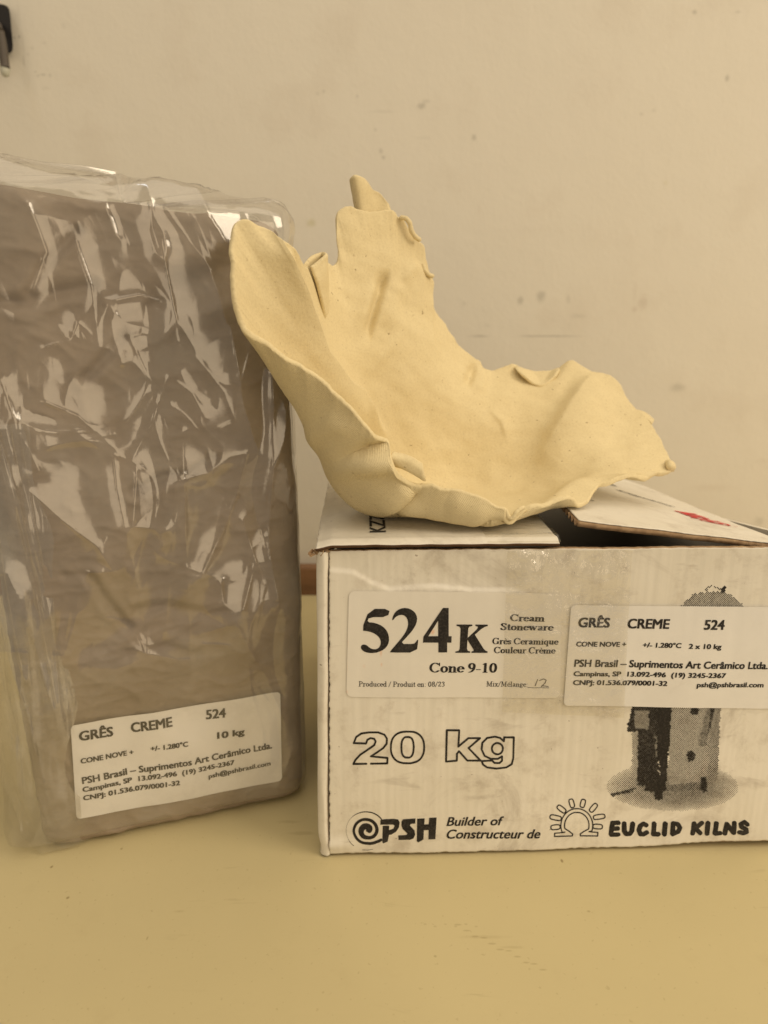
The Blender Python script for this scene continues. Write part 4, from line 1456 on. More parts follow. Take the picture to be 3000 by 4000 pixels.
# tension creases of the film, as seen on its front: path, height, reach
CREASES = [([(310, 560), (340, 480), (440, 460), (500, 480)], .0016, .004), ([(350, 540), (365, 600), (385, 670)], .0014, .003), ([(410, 590), (450, 575), (520, 600), (565, 603), (620, 660), (700, 760), (740, 860)], .0020, .006),
           ([(410, 590), (450, 680), (475, 730), (440, 790), (380, 880)], .0018, .004), ([(500, 290), (530, 420), (565, 600)], .0018, .005), ([(468, 180), (480, 270), (500, 320)], .0020, .004), ([(610, 160), (650, 240), (700, 300)], .0020, .005),
           ([(150, 620), (230, 600), (250, 545), (285, 575)], .0016, .004), ([(20, 720), (70, 880), (130, 1000)], .0018, .005), ([(60, 870), (180, 885), (300, 880), (250, 835), (150, 790)], .0022, .006), ([(150, 925), (260, 905), (360, 890)], .0014, .004),
           ([(530, 710), (600, 760), (645, 840)], .0018, .006), ([(530, 710), (480, 850), (420, 960)], .0014, .007), ([(720, 560), (745, 700), (735, 850), (690, 872)], .0022, .006), ([(360, 960), (370, 1060), (420, 1300), (460, 1480), (470, 1680)], .0013, .004),
           ([(572, 880), (580, 1200), (600, 1660)], .0012, .005), ([(430, 1000), (420, 1170), (520, 1182)], .0014, .005), ([(770, 950), (720, 960), (650, 1010), (560, 1030)], .0018, .005), ([(772, 955), (740, 1080), (700, 1190), (630, 1330)], .0020, .007),
           ([(850, 700), (855, 1000), (842, 1250), (872, 1420)], .0018, .004), ([(885, 780), (900, 1000), (930, 1130)], .0018, .003), ([(100, 1060), (200, 1150), (310, 1230), (360, 1310), (290, 1312)], .0024, .007), ([(0, 1320), (60, 1312), (100, 1420), (150, 1600)], .0018, .006),
           ([(690, 1350), (705, 1480), (650, 1500)], .0018, .004), ([(640, 1540), (720, 1545), (795, 1585)], .0012, .005), ([(720, 1440), (760, 1520), (795, 1585)], .0016, .004), ([(240, 300), (290, 430), (310, 600)], .0016, .006), ([(90, 200), (150, 330), (110, 440)], .0016, .008),
           ([(330, 200), (360, 280), (380, 300)], .0014, .006), ([(140, 130), (260, 200), (420, 215)], .0010, .006), ([(250, 1440), (215, 1560), (240, 1650)], .0014, .006), ([(500, 1180), (530, 1330), (515, 1500)], .0014, .008), ([(760, 1160), (800, 1290), (760, 1430)], .0014, .006), ([(440, 1560), (560, 1590), (700, 1580)], .0009, .005)]
CREASES = [([gb(*p) for p in L], a, w) for L, a, w in CREASES]


# the film
def film_h(s, G, D):
    u, y, z = G[..., 0], G[..., 1], G[..., 2]
    front = sstep(0.2, 0.9, -D[..., 1])
    S_, Zm = s * 1000, z * 1000
    w1 = noise(S_ * .018, Zm * .014, 80)
    w2 = noise(S_ * .018, Zm * .014, 81)
    x_ = S_ + 16 * w1
    y_ = Zm + 16 * w2
    up = sstep(.08, .16, z)
    big = 0.0019 * (trilat(x_ * .024, y_ * .010, 82) + .5) * (.5 + .5 * up)
    mid = 0.0004 * (trilat(x_ * .062 + .2 * w2, y_ * .026, 83) + .3) + 0.0008 * trilat(S_ * .050, Zm * .0055, 89) * (1 - up)
    sml = 0.00012 * trilat(x_ * .12 + .4 * w1, y_ * .045, 84)
    swell = 0.0054 * (noise(x_ * .016, y_ * .019, 98) + .25) * (1.15 - .75 * up) * sstep(.075, .11, z)
    fr_u = np.clip(front, 0, 1)
    big = big + np.maximum(swell, -.001) * fr_u
    tens = np.zeros_like(u)
    thin = np.zeros_like(u)
    for L_, a_, w_ in CREASES:
        q = seg_dist(u, z, L_)
        tens = tens + a_ * np.exp(-q / (w_ * 1.5))
        thin = thin + a_ * .13 * np.exp(-q / .0008)
    sml = sml + (np.minimum(tens * 1.3, .0042) + np.minimum(thin, .0009)) * fr_u + 0.00012 * ridge(x_ * .05, y_ * .012, 110, 10)
    crs = 0.0003 * ridge((x_ + y_ * .5) * .022, (y_ - x_ * .4) * .014, 85, 12.0)
    horiz = 0.0003 * ridge(x_ * .02, y_ * .10, 86, 4.0) * sstep(.22, .10, z) * sstep(.07, .10, z)
    rightz = sstep(GW - .035, GW - .012, u) * (1 - sstep(.28, .31, z))
    leftz = sstep(.045, .01, u) * (1 - sstep(.20, .26, z))
    vert = (0.0016 * trilat(x_ * .11, y_ * .010, 87) + 0.0010 * ridge(x_ * .06, y_ * .006, 88, 3)) * np.clip(rightz + leftz, 0, 1)
    h = 0.0020 + big + mid + sml + crs + vert
    lo = clay_base(u, z) * front + .0012
    h = h + lo * .75
    # label zone: the film lies taut
    taut = np.exp(-(((u - GW * .52) / .062) ** 4)) * np.exp(-(((z - .050) / .030) ** 4))
    h = h * (1 - .55 * taut) + .0026 * taut
    h = np.maximum(h, lo + .0009 + .0018 * taut)
    h = h * (.35 + .65 * sstep(0.0, .016, z))
    h = h * (1 - .55 * sstep(.3, .95, D[..., 0]))
    h = np.maximum(h, lo + .0007)
    h = h * (1 - .8 * sstep(-.1, -.9, D[..., 2]))
    out = D * h[..., None]
    # the seam fin at the left front corner and the slack at the top
    fin = np.exp(-((u - 0.004) / .010) ** 2) * sstep(.06, .0, y) * (0.009 + .004 * noise(z * 18, z * 0, 90)) * sstep(.0, .03, z + .02)
    out[..., 0] -= fin
    slack = sstep(GH - .03, GH + .010, z)
    out[..., 2] += slack * (0.004 + 0.003 * trilat(u * 24, y * 24, 91) + .0022 * ridge(x_ * .012, y_ * .16, 92, 3))
    out[..., 0] += slack * (0.003 * trilat(y * 30, z * 40, 93) + .004 * sstep(GW - .03, GW, u))
    out[..., 1] += slack * (0.002 * trilat(u * 40, z * 70, 94))
    return out


FILM = mat_film('clear_plastic', (0.975, 0.97, 0.96), 2.6, 0.085, 0.125, (150, 0.04, 0.001))
A, G, L = block(1000, 640, -0.002, GW + 0.0008, 0.0, GD + 0.004, 0.0010, GH + .002, 0.014, 0.010, film_h)
A[..., 2] = np.maximum(A[..., 2], 0.0006)
fast_mesh('plastic_bag', A, grid_faces(A.shape[0], A.shape[1], True)[:, ::-1], bag, FILM)

FILM2 = mat_film('milky_plastic', (0.965, 0.96, 0.95), 3.2, 0.18, 0.10, (150, 0.04, 0.001))
# loose fold of the bag hanging down its left edge
fa = np.linspace(0, 1, 160)[:, None] * np.ones((1, 260))
fz = np.linspace(0, 1, 260)[None, :] * np.ones((160, 1))
FZZ = 0.0015 + fz * 0.225
FUU = -0.0085 + fa * (0.034 + .010 * noise(fz * 5, fz * 0, 140)) + .003 * noise(FZZ * 30, FZZ * 0, 141)
FYY = -0.0012 - .0045 * sstep(0, .05, FZZ) - sstep(.0, .05, FZZ) * (0.0030 * (trilat(FUU * 120 + FZZ * 12, FZZ * 7, 142) + .5) + 0.0012 * trilat(FUU * 240 - FZZ * 15, FZZ * 14, 143) + 0.0008 * ridge(FUU * 160 + FZZ * 9, FZZ * 9, 144, 8)) + 0.016 * sstep(.35, .0, fa) + .003 * sstep(.75, 1, fa)
fast_mesh('bag_fold', np.stack([FUU, FYY, FZZ], -1), grid_faces(160, 260), bag, FILM2)

# ================================================================== STONEWARE BOWL
RIM = [(1640, 1890, .331), (1500, 1740, .326), (1390, 1610, .323), (1250, 1480, .321), (1120, 1390, .318), (1040, 1320, .315), (960, 1265, .312), (925, 1180, .312), (912, 1080, .314), (915, 950, .318),
       (930, 885, .321), (955, 867, .323), (1010, 885, .328), (1090, 930, .334), (1160, 985, .340), (1186, 1032, .350), (1212, 1045, .378), (1262, 1040, .396), (1290, 1030, .403), (1309, 1042, .407), (1316, 930, .412), (1327, 832, .416),
       (1345, 818, .417), (1370, 812, .419), (1400, 828, .421), (1480, 834, .425), (1546, 834, .429), (1556, 852, .430), (1580, 862, .431), (1605, 900, .433), (1632, 938, .435), (1658, 965, .436), (1672, 1020, .437), (1680, 1062, .438), (1694, 1100, .439), (1688, 1150, .440), (1696, 1200, .442), (1725, 1250, .445), (1780, 1330, .449),
       (1850, 1395, .453), (1885, 1412, .455), (1895, 1436, .456), (1950, 1440, .458), (2010, 1425, .460), (2050, 1440, .461), (2120, 1452, .462), (2180, 1445, .462), (2232, 1412, .462), (2262, 1430, .461), (2320, 1458, .460), (2370, 1465, .458), (2415, 1490, .454), (2445, 1540, .448), (2480, 1590, .441), (2505, 1612, .436), (2540, 1650, .430), (2575, 1710, .420),
       (2600, 1765, .411), (2615, 1805, .405), (2622, 1828, .400), (2600, 1845, .396), (2565, 1846, .392), (2530, 1862, .388), (2480, 1851, .382), (2400, 1862, .374), (2345, 1882, .368), (2310, 1925, .360), (2280, 1958, .353), (2258, 1962, .350), (2235, 1945, .348), (2205, 1935, .346), (2150, 1952, .342), (2095, 1966, .338),
       (2045, 1978, .335), (2020, 2005, .332), (1998, 2024, .330), (1978, 2014, .330), (1968, 1980, .331), (1930, 1972, .331), (1880, 1945, .331), (1800, 1918, .331), (1730, 1905, .331), (1690, 1890, .331)]
rim_k = np.array([at(*p) for p in RIM])
nk = len(rim_k)
# centripetal parameter
ch = np.sqrt(np.linalg.norm(np.roll(rim_k, -1, 0) - rim_k, axis=1))
NUB = 1100


def catmull(Pk, n):
    seg_n = np.linalg.norm(np.roll(Pk, -1, 0) - Pk, axis=1)
    cum = np.concatenate([[0], np.cumsum(seg_n)])
    t = np.linspace(0, cum[-1], n, endpoint=False)
    i = np.clip(np.searchsorted(cum, t, side='right') - 1, 0, len(Pk) - 1)
    f = ((t - cum[i]) / seg_n[i])[:, None]
    p0, p1, p2, p3 = Pk[i - 1], Pk[i], Pk[(i + 1) % len(Pk)], Pk[(i + 2) % len(Pk)]
    # finite-difference tangents scaled by neighbouring chord lengths
    s0, s1, s2 = seg_n[i - 1][:, None], seg_n[i][:, None], seg_n[(i + 1) % len(Pk)][:, None]
    m1 = ((p1 - p0) / s0 * s1 + (p2 - p1) / s1 * s0) / (s0 + s1) * s1
    m2 = ((p2 - p1) / s1 * s2 + (p3 - p2) / s2 * s1) / (s1 + s2) * s1
    h00 = 2 * f ** 3 - 3 * f ** 2 + 1
    h10 = f ** 3 - 2 * f ** 2 + f
    h01 = -2 * f ** 3 + 3 * f ** 2
    h11 = f ** 3 - f ** 2
    return h00 * p1 + h10 * m1 + h01 * p2 + h11 * m2, i + f[:, 0]


Rm, kidx = catmull(rim_k, NUB)


def ring_smooth(Q, sig):
    n = len(Q)
    k = np.fft.fftfreq(n)
    g = np.exp(-2 * (math.pi * k * sig) ** 2)
    return np.real(np.fft.ifft(np.fft.fft(Q, axis=0) * g[:, None], axis=0))


Rs = ring_smooth(Rm, 16)
Rss = ring_smooth(Rm, 45)
TOPZ = TZ + 0.0026
Cb = np.array([0.036, 0.378, TOPZ + 0.0042])
FZ_ = TOPZ + 0.0042


def wl(p):
    return at(*p)


# (rim key, floor point x/y, wall point as photo pixel + distance): what the inside passes through on its way to the rim
WALLS = [(0, (.022, .3405), (1640, 2000, .3345)), (1, (.008, .3425), (1480, 1945, .3345)), (2, (-.004, .346), (1352, 1865, .3365)), (3, (-.009, .349), (1255, 1745, .339)), (4, (-.011, .352), (1205, 1635, .341)),
         (6, (-.012, .356), (1190, 1560, .344)), (8, (-.012, .360), (1190, 1510, .347)), (10, (-.010, .366), (1200, 1470, .351)), (12, (-.008, .374), (1230, 1430, .358)), (14, (-.003, .384), (1275, 1400, .368)),
         (17, (.004, .394), (1350, 1400, .392)), (21, (.014, .402), (1450, 1400, .405)), (27, (.026, .408), (1600, 1420, .416)), (34, (.038, .412), (1700, 1500, .424)), (40, (.050, .414), (1850, 1600, .430)),
         (44, (.062, .413), (1980, 1630, .431)), (47, (.074, .410), (2110, 1640, .430)), (51, (.084, .404), (2240, 1660, .422)), (54, (.088, .398), (2320, 1730, .411)), (58, (.089, .388), (2340, 1800, .396)),
         (62, (.087, .376), (2290, 1850, .380)), (65, (.082, .362), (2210, 1910, .364)), (68, (.074, .352), (2130, 1965, .350)), (71, (.064, .345), (2040, 1998, .340)), (74, (.055, .341), (1965, 2010, .3345)), (78, (.040, .3395), (1820, 2005, .3335))]
wk = np.array([w[0] for w in WALLS], float)
wa = np.array([[w[1][0], w[1][1], FZ_ + .0035] for w in WALLS])
wb = np.array([at(*w[2]) for w in WALLS])


def ring_interp(vals):
    k3 = np.concatenate([wk - nk, wk, wk + nk])
    v3 = np.concatenate([vals] * 3)
    return np.stack([np.interp(kidx, k3, v3[:, c]) for c in range(3)], -1)


A1 = ring_smooth(ring_interp(wa), 22)
A2 = ring_smooth(ring_interp(wb), 22)
NT = 170
C0 = np.broadcast_to(Cb, A1.shape)
pts4 = [C0, A1, A2, Rss]
ghost0 = C0 * 2 - A1
ghost0 = ghost0.copy(); ghost0[:, 2] = A1[:, 2] * 0 + FZ_ + .0035
ghost1 = Rss + (Rss - A2) * .6
allp = [ghost0] + pts4 + [ghost1]
ch_ = [np.linalg.norm(allp[k + 1] - allp[k], axis=1, keepdims=True) ** .6 for k in range(5)]
tk = [np.zeros_like(ch_[0])]
for c_ in ch_:
    tk.append(tk[-1] + c_)
tt = np.linspace(0.03, 1, NT)
Bz = np.zeros((NUB, NT, 3))
tot0, tot1 = tk[1], tk[4]
for j_ in range(NT):
    t = tot0 + (tot1 - tot0) * tt[j_]
    res = np.zeros((NUB, 3))
    for k in (1, 2, 3):
        p0, p1, p2, p3 = allp[k - 1:k + 3]
        t0, t1, t2, t3 = tk[k - 1:k + 3]
        a1 = (t1 - t) / (t1 - t0) * p0 + (t - t0) / (t1 - t0) * p1
        a2 = (t2 - t) / (t2 - t1) * p1 + (t - t1) / (t2 - t1) * p2
        a3 = (t3 - t) / (t3 - t2) * p2 + (t - t2) / (t3 - t2) * p3
        b1 = (t2 - t) / (t2 - t0) * a1 + (t - t0) / (t2 - t0) * a2
        b2 = (t3 - t) / (t3 - t1) * a2 + (t - t1) / (t3 - t1) * a3
        c = (t2 - t) / (t2 - t1) * b1 + (t - t1) / (t2 - t1) * b2
        mk = ((t >= t1 - 1e-9) & (t <= t2 + 1e-9))
        res = np.where(mk, c, res)
    Bz[:, j_] = res
T = tt[None, :, None]
Bz = Bz + (Rs - Rss)[:, None] * T ** 2.4 + (Rm - Rs)[:, None] * T ** 9
Bz[..., 2] = np.maximum(Bz[..., 2], FZ_ - .0002)
# normals of the smooth inside
def grid_normals(Gd):
    du = np.roll(Gd, -1, 0) - np.roll(Gd, 1, 0)
    dv = np.gradient(Gd, axis=1)
    n = np.cross(du, dv)
    return n / (np.linalg.norm(n, axis=-1, keepdims=True) + 1e-12)


Nn = grid_normals(Bz)
inside_dir = np.array([0.03, .30, .40])
if np.mean(np.sum(Nn * (inside_dir - Bz), -1)) < 0:
    Nn = -Nn
PX = Bz


def proj(Pw):
    d = Pw - EYE
    zc = d[..., 1] * cp - d[..., 2] * sp
    return np.stack([IMG_W / 2 + F_PX * d[..., 0] / zc, IMG_H / 2 + F_PX * (-d[..., 2] * cp - d[..., 1] * sp) / zc], -1)


# folds pressed into the slab: pixel paths on the inside wall, height (+ towards the hollow), width
pp = proj(Bz)
facing = np.sum(Nn * (EYE - Bz), -1) > 0
disp = 0.0015 * fbm(Bz[..., 0] * 28, (Bz[..., 1] + Bz[..., 2]) * 28, 100, 3)
# (path, height, width right of the path, width left of it)
FOLDS_IN = [([(1120, 990), (1165, 1180), (1222, 1370), (1305, 1490), (1415, 1600), (1510, 1710)], .0105, 105, 14), ([(1180, 1050), (1245, 1260), (1300, 1420), (1400, 1560)], .0, 40, 40),
            ([(1520, 1050), (1500, 1110), (1472, 1200), (1450, 1285), (1438, 1350)], -.0048, 26, 11), ([(1475, 1100), (1440, 1190), (1410, 1300)], .0022, 40, 40), ([(1560, 1090), (1530, 1180), (1510, 1300)], .0018, 40, 40),
            ([(1866, 1412), (1845, 1470), (1824, 1520)], -.0030, 22, 10), ([(1905, 1430), (1885, 1500), (1870, 1560)], .0020, 26, 26),
            ([(2340, 1450), (2262, 1545), (2190, 1670), (2130, 1770), (2070, 1850)], .0064, 40, 95), ([(1900, 1590), (1960, 1650), (1988, 1730)], .0012, 10, 24),
            ([(1580, 1280), (1490, 1390), (1420, 1500)], .0016, 26, 26), ([(2470, 1600), (2420, 1700), (2400, 1790)], -.0020, 60, 60), ([(1640, 1020), (1600, 1060), (1560, 1110)], .0016, 18, 30)]
for L_, hgt_, wr_, wl_ in FOLDS_IN:
    q, sd, fr = seg_side(pp[..., 0], pp[..., 1], L_)
    w_ = np.where(sd > 0, wr_, wl_)
    tp_ = sstep(-.02, .25, fr) * sstep(1.02, .6, fr) if hgt_ < .007 else sstep(1.02, .75, fr)
    disp = disp + np.where(facing, hgt_ * tp_ * np.exp(-(q / w_) ** 2), 0)
FOLDS_OUT = [([(1300, 1850), (1400, 1800), (1520, 1795), (1600, 1830)], .0058, 36, 30), ([(1330, 1800), (1440, 1755), (1540, 1750), (1630, 1790)], -.0075, 24, 34), ([(1668, 1890), (1590, 1955), (1515, 2012)], -.0030, 14, 26),
             ([(1600, 1900), (1540, 1950)], .0022, 50, 50), ([(2000, 2025), (1900, 2022), (1830, 2050)], -.0030, 12, 14), ([(1420, 1680), (1300, 1650), (1240, 1700)], .0016, 40, 40), ([(1740, 1950), (1850, 1990)], .0022, 50, 50)]
for L_, hgt_, wr_, wl_ in FOLDS_OUT:
    q, sd, fr = seg_side(pp[..., 0], pp[..., 1], L_)
    w_ = np.where(sd > 0, wr_, wl_)
    disp = disp + np.where(~facing, -hgt_ * sstep(-.05, .45, fr) * np.exp(-(q / w_) ** 2), 0)
disp = disp * sstep(0.0, .35, T[..., 0])
Gin = Bz + Nn * disp[..., None]
kk = np.arange(NUB)
rag = 0.0006 * np.stack([noise(kk * .085, kk * 0, 101 + c) for c in range(3)], -1) + 0.00018 * np.stack([noise(kk * .4, kk * 0, 105 + c) for c in range(3)], -1)
Gin = Gin + rag[:, None] * T ** 14
Nn = grid_normals(Gin)
if np.mean(np.sum(Nn * (inside_dir - Gin), -1)) < 0:
    Nn = -Nn
TK = 0.0034 - 0.0008 * np.linspace(0, 1, NT)[None, :] ** 4
wq = np.linspace(0, 1, NT)[None, :, None] ** 6
Ns = np.stack([ring_smooth(Nn[:, k_], 7) for k_ in range(NT)], 1)
Nn = Nn * (1 - wq) + Ns * wq
Nn /= np.linalg.norm(Nn, axis=-1, keepdims=True)
Gout = Gin - Nn * (TK * (1 + .12 * noise(Gin[..., 0] * 60, Gin[..., 2] * 60, 104)))[..., None]
Gout[..., 2] = np.maximum(Gout[..., 2], TOPZ + 0.0001)
# rounded lip between inside and outside
tan = Gin[:, -1] - Gin[:, -3]
tan /= np.linalg.norm(tan, axis=-1, keepdims=True)
tan = ring_smooth(tan, 6)
mid = (Gin[:, -1] + Gout[:, -1]) / 2
half_ = (Gin[:, -1] - Gout[:, -1]) / 2
lip = [mid + half_ * math.cos(a) + tan * .0012 * math.sin(a) for a in np.linspace(0, math.pi, 9)[1:-1]]
Full = np.concatenate([Gin, np.stack(lip, 1), Gout[:, ::-1]], 1)
Fq = grid_faces(NUB, Full.shape[1], True)
nv_ = Full.shape[1]
colr = np.tile(np.arange(nv_ - 1), NUB)
mi = np.where(colr < NT + 2, 0, np.where(colr < NT + 7, 0, 1))
# close the two centres
Vall = np.concatenate([Full.reshape(-1, 3), [Gin[:, 0].mean(0)], [Gout[:, 0].mean(0)]])


def mat_stone(name, weave):
    m = M(name)
    n1 = m.noise(12, 4, .6)
    c = m.mix(m.rng(n1, .35, .7), (0.69, 0.585, 0.352), (0.73, 0.625, 0.382))
    sp1 = m.noise(520, 2, .5)
    sp2 = m.noise(290, 2, .5)
    gn = m.noise(900, 2, .6)
    c = m.mix(m.rng(gn, .45, .62, 0, .15), c, (0.47, 0.36, 0.19))
    c = m.mix(m.rng(sp1, .68, .74, 0, .4), c, (0.40, 0.30, 0.16))
    c = m.mix(m.rng(sp2, .73, .77, 0, .7), c, (0.27, 0.19, 0.10))
    b = m.bump(m.noise(700, 3, .6), .38, .0006)
    b = m.bump(m.noise(60, 4, .6), .12, .0015, b)
    if weave:
        N = m.N
        mp = m.mapping((1, 1, 1), rot=(0.5, 0.35, 0.6))
        w1 = N.new('ShaderNodeTexWave'); w1.wave_type = 'BANDS'; w1.bands_direction = 'X'
        w2 = N.new('ShaderNodeTexWave'); w2.wave_type = 'BANDS'; w2.bands_direction = 'Z'
        for w in (w1, w2):
            w.inputs['Scale'].default_value = 480
            w.inputs['Distortion'].default_value = 1.2
            w.inputs['Detail'].default_value = 1
            w.inputs['Detail Scale'].default_value = 0.15
            m.l(mp, w.inputs['Vector'])
        wv = m.math('MULTIPLY', w1.outputs['Fac'], w2.outputs['Fac'])
        b = m.bump(wv, .5 * weave, .0006, b)
    return m.set(base=c, rough=.8, normal=b, spec=.2)


ST_IN, ST_OUT = mat_stone('stoneware_smooth', 0), mat_stone('stoneware_cloth_marked', 1)
bowl = fast_mesh('clay_bowl', Vall, Fq, None, [ST_IN, ST_OUT], True, mi)
me = bowl.data
bm = bmesh.new()
bm.from_mesh(me)
bm.verts.ensure_lookup_table()
n_ = NUB * nv_
for (c_, col, flip, mi_) in ((n_, 0, False, 0), (n_ + 1, nv_ - 1, True, 1)):
    for i in range(NUB):
        a, b = bm.verts[i * nv_ + col], bm.verts[((i + 1) % NUB) * nv_ + col]
        f = bm.faces.new((bm.verts[c_], b, a) if not flip else (bm.verts[c_], a, b))
        f.smooth = True
        f.material_index = mi_
bmesh.ops.recalc_face_normals(bm, faces=bm.faces[:])
bm.to_mesh(me)
bm.free()
bowl['label'] = 'cream stoneware bowl with torn crumpled rim, on the carton and leaning on the bag'
bowl['category'] = 'bowl'


def strap(name, rows, th=0.0034, mats=None, n=40):
    """curved sheet of clay from rows of points (each row a list of (px,py,Y)), thickened"""
    K = np.array([[at(*p) for p in r] for r in rows])

    def up(A, n_, ax):
        A = np.moveaxis(A, ax, 0)
        k = len(A)
        t = np.linspace(0, k - 1, n_)
        i = np.clip(t.astype(int), 0, k - 2)
        f = (t - i).reshape((-1,) + (1,) * (A.ndim - 1))
        p1, p2 = A[i], A[i + 1]
        p0 = np.where((i > 0).reshape(f.shape), A[np.maximum(i - 1, 0)], 2 * p1 - p2)
        p3 = np.where((i + 2 < k).reshape(f.shape), A[np.minimum(i + 2, k - 1)], 2 * p2 - p1)
        q = .5 * ((2 * p1) + (-p0 + p2) * f + (2 * p0 - 5 * p1 + 4 * p2 - p3) * f ** 2 + (-p0 + 3 * p1 - 3 * p2 + p3) * f ** 3)
        return np.moveaxis(q, 0, ax)
    Gd = up(up(K, n, 0), n, 1)
    du = np.gradient(Gd, axis=0)
    dv = np.gradient(Gd, axis=1)
    nn = np.cross(du, dv)
    nn /= np.linalg.norm(nn, axis=-1, keepdims=True) + 1e-12
    ed = np.ones((n, n))
    q = np.linspace(0, 1, n)
    e1 = np.minimum(q, 1 - q)
    edge = np.minimum(e1[:, None], e1[None, :])
    tw = np.sqrt(np.clip(edge / .06, 0.02, 1))[..., None]
    Gd = Gd + 0.0004 * nn * fbm(Gd[..., 0] * 90, Gd[..., 2] * 90, 120, 2)[..., None]
    A, B = Gd + nn * th / 2 * tw, Gd - nn * th / 2 * tw
    o = slab(name, A, B, bowl, mats or [ST_IN], (0,) * 6)
    o.data.polygons.foreach_set('use_smooth', [True] * len(o.data.polygons))
    return o


# tongue curling up behind the back wall
strap('curled_tongue', [[(1380, 700, .433), (1388, 760, .434), (1406, 855, .434)], [(1371, 694, .427), (1383, 762, .428), (1401, 855, .430)], [(1384, 683, .423), (1400, 752, .425), (1415, 855, .428)], [(1404, 688, .425), (1420, 742, .427), (1432, 855, .430)], [(1420, 704, .429), (1434, 742, .431), (1446, 855, .433)],
                        [(1450, 738, .435), (1458, 770, .436), (1472, 855, .436)], [(1484, 756, .438), (1492, 790, .438), (1502, 855, .436)], [(1522, 806, .438), (1530, 828, .437), (1545, 855, .434)]], 0.0026)
# folded tab standing in the gap between lip and back wall
strap('folded_tab', [[(1188, 1030, .372), (1195, 1130, .372), (1232, 1280, .378)], [(1215, 1000, .380), (1228, 1110, .380), (1262, 1285, .388)], [(1255, 985, .384), (1262, 1060, .388), (1272, 1240, .394)], [(1270, 988, .380), (1275, 1060, .384), (1276, 1230, .390)],
                     [(1264, 1000, .376), (1272, 1070, .378), (1276, 1230, .386)], [(1228, 1030, .372), (1250, 1110, .374), (1272, 1240, .384)], [(1212, 1040, .370), (1238, 1120, .372), (1270, 1245, .382)]], 0.0022)
# flap folded over the far rim
strap('folded_flap', [[(2008, 1428, .4615), (2070, 1452, .463), (2130, 1458, .464), (2190, 1436, .463)], [(2018, 1444, .454), (2075, 1478, .455), (2130, 1484, .456), (2184, 1452, .457)], [(2034, 1462, .450), (2082, 1500, .449), (2126, 1506, .449), (2176, 1470, .454)]], 0.002)
# chip behind the right rim
strap('rim_curl', [[(2482, 1606, .447), (2520, 1618, .446), (2552, 1648, .443)], [(2484, 1620, .440), (2518, 1640, .438), (2544, 1662, .436)]], 0.003)
# little knob at the right tip
strap('rim_curl', [[(2600, 1808, .404), (2612, 1802, .404), (2630, 1815, .405)], [(2606, 1824, .398), (2618, 1818, .397), (2632, 1826, .400)], [(2608, 1838, .401), (2618, 1840, .401), (2628, 1836, .403)]], 0.0026, [ST_IN])
# ================================================================== HOOK ON THE WALL
hk = at(0, 120, WALL_Y)
hook = thing('wall_hook', 'black wall hook with a dark rod ending in a pale rounded tip', 'hook', (hk[0], WALL_Y, hk[2]))
BLK = plain('black_plastic', (0.012, 0.010, 0.010), 0.45, .4)
ROD = plain('dark_rubber', (0.095, 0.080, 0.066), 0.6)
TIP = plain('pale_rubber_tip', (0.50, 0.50, 0.42), 0.35)


def hl(px, py, Y):
    return at(px, py, Y) - np.array([hk[0], WALL_Y, hk[2]])


outl = smooth_loop([(-60, 12), (18, 16), (36, 32), (40, 60), (46, 130), (52, 190), (40, 212), (-60, 218)], 2)
fr_ = [hl(x, y, WALL_Y - .010) for x, y in outl]
bk_ = [hl(x, y, WALL_Y - .0015) for x, y in outl]
n_ = len(outl)
raw_mesh('hook_plate', fr_ + bk_, [tuple(range(n_))[::-1], tuple(range(n_, 2 * n_))] + [(i, (i + 1) % n_, n_ + (i + 1) % n_, n_ + i) for i in range(n_)], hook, BLK)


def tube(name, pts, rad, parent, mat, n=20):
    V, Fs = [], []
    pts = [np.array(p) for p in pts]
    for k, p in enumerate(pts):
        d = pts[min(k + 1, len(pts) - 1)] - pts[max(k - 1, 0)]
        d /= np.linalg.norm(d)
        a = np.cross(d, [0, 1, 0]); a /= np.linalg.norm(a)
        b = np.cross(d, a)
        for q in range(n):
            t = 2 * math.pi * q / n
            V.append(p + (a * math.cos(t) + b * math.sin(t)) * rad[k])
    for k in range(len(pts) - 1):
        for q in range(n):
            Fs.append((k * n + q, k * n + (q + 1) % n, (k + 1) * n + (q + 1) % n, (k + 1) * n + q))
    Fs += [tuple(range(n)), tuple(range((len(pts) - 1) * n, len(pts) * n))[::-1]]
    return raw_mesh(name, V, Fs, parent, mat, True)


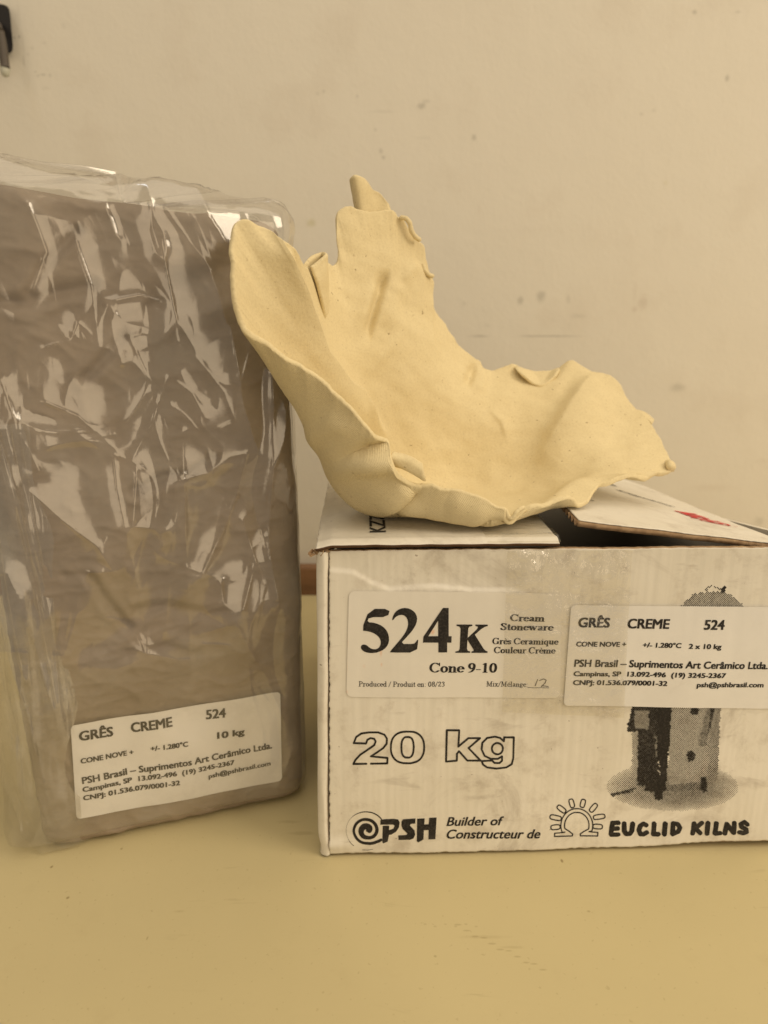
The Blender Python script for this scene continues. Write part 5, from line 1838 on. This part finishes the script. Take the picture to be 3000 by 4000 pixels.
pa, pb = hl(2, 118, WALL_Y - .022), hl(21, 266, WALL_Y - .026)
rd = 0.0034
tube('hook_rod', [pa + (pb - pa) * t for t in np.linspace(0, 1, 12)], [rd * (.8 + .25 * min(1, t * 3)) for t in np.linspace(0, 1, 12)], hook, ROD)
pe = hl(20, 302, WALL_Y - .026)
tube('hook_tip', [pb + (pe - pb) * t for t in np.linspace(0, 1, 14)], [rd * 1.16 * math.sqrt(max(0.01, 1 - t ** 3)) for t in np.linspace(0, 1, 14)], hook, TIP)
tube('hook_arm', [hl(0, 122, WALL_Y - .024), hl(-6, 100, WALL_Y - .016), hl(-12, 95, WALL_Y - .003)], [rd * .8] * 3, hook, ROD)


# rolled pleats on the bowl's front rim
def roll(name, pts, r, mat=ST_IN):
    K = np.array([at(*p) for p in pts])
    t = np.linspace(0, len(K) - 1, 10 * len(K))
    Q = np.stack([np.interp(t, np.arange(len(K)), K[:, c]) for c in range(3)], -1)
    for _ in range(14):
        Q[1:-1] = (Q[:-2] + 2 * Q[1:-1] + Q[2:]) / 4
    n = len(Q)
    rad = [r * (1 + .12 * float(noise(k * .25, 0, 130))) * math.sqrt(max(.05, min(1, min(k, n - 1 - k) / 3.0))) for k in range(n)]
    return tube(name, list(Q), rad, bowl, mat, 14)


strap('rim_pleat', [[(1535, 1768, .3300), (1600, 1782, .3290), (1652, 1812, .3300)], [(1520, 1782, .3262), (1585, 1800, .3272), (1656, 1838, .3280)], [(1515, 1800, .3268), (1580, 1820, .3276), (1662, 1866, .3284)], [(1520, 1806, .3300), (1585, 1832, .3285), (1664, 1880, .3300)]], 0.0022)
roll('rim_pleat', [(1955, 1985, .3305), (1976, 1992, .3295), (1985, 2020, .3290), (2002, 2026, .3290), (2014, 2004, .3292), (2030, 1988, .3305), (2050, 1980, .333)], .0011)
roll('rim_curl', [(1560, 850, .4300), (1586, 852, .4285), (1602, 872, .4285), (1606, 900, .4290), (1622, 926, .4300), (1644, 940, .4330)], .0013)
roll('rim_curl', [(1650, 1030, .4350), (1660, 1058, .4335), (1676, 1074, .4340), (1694, 1080, .4365)], .0012)
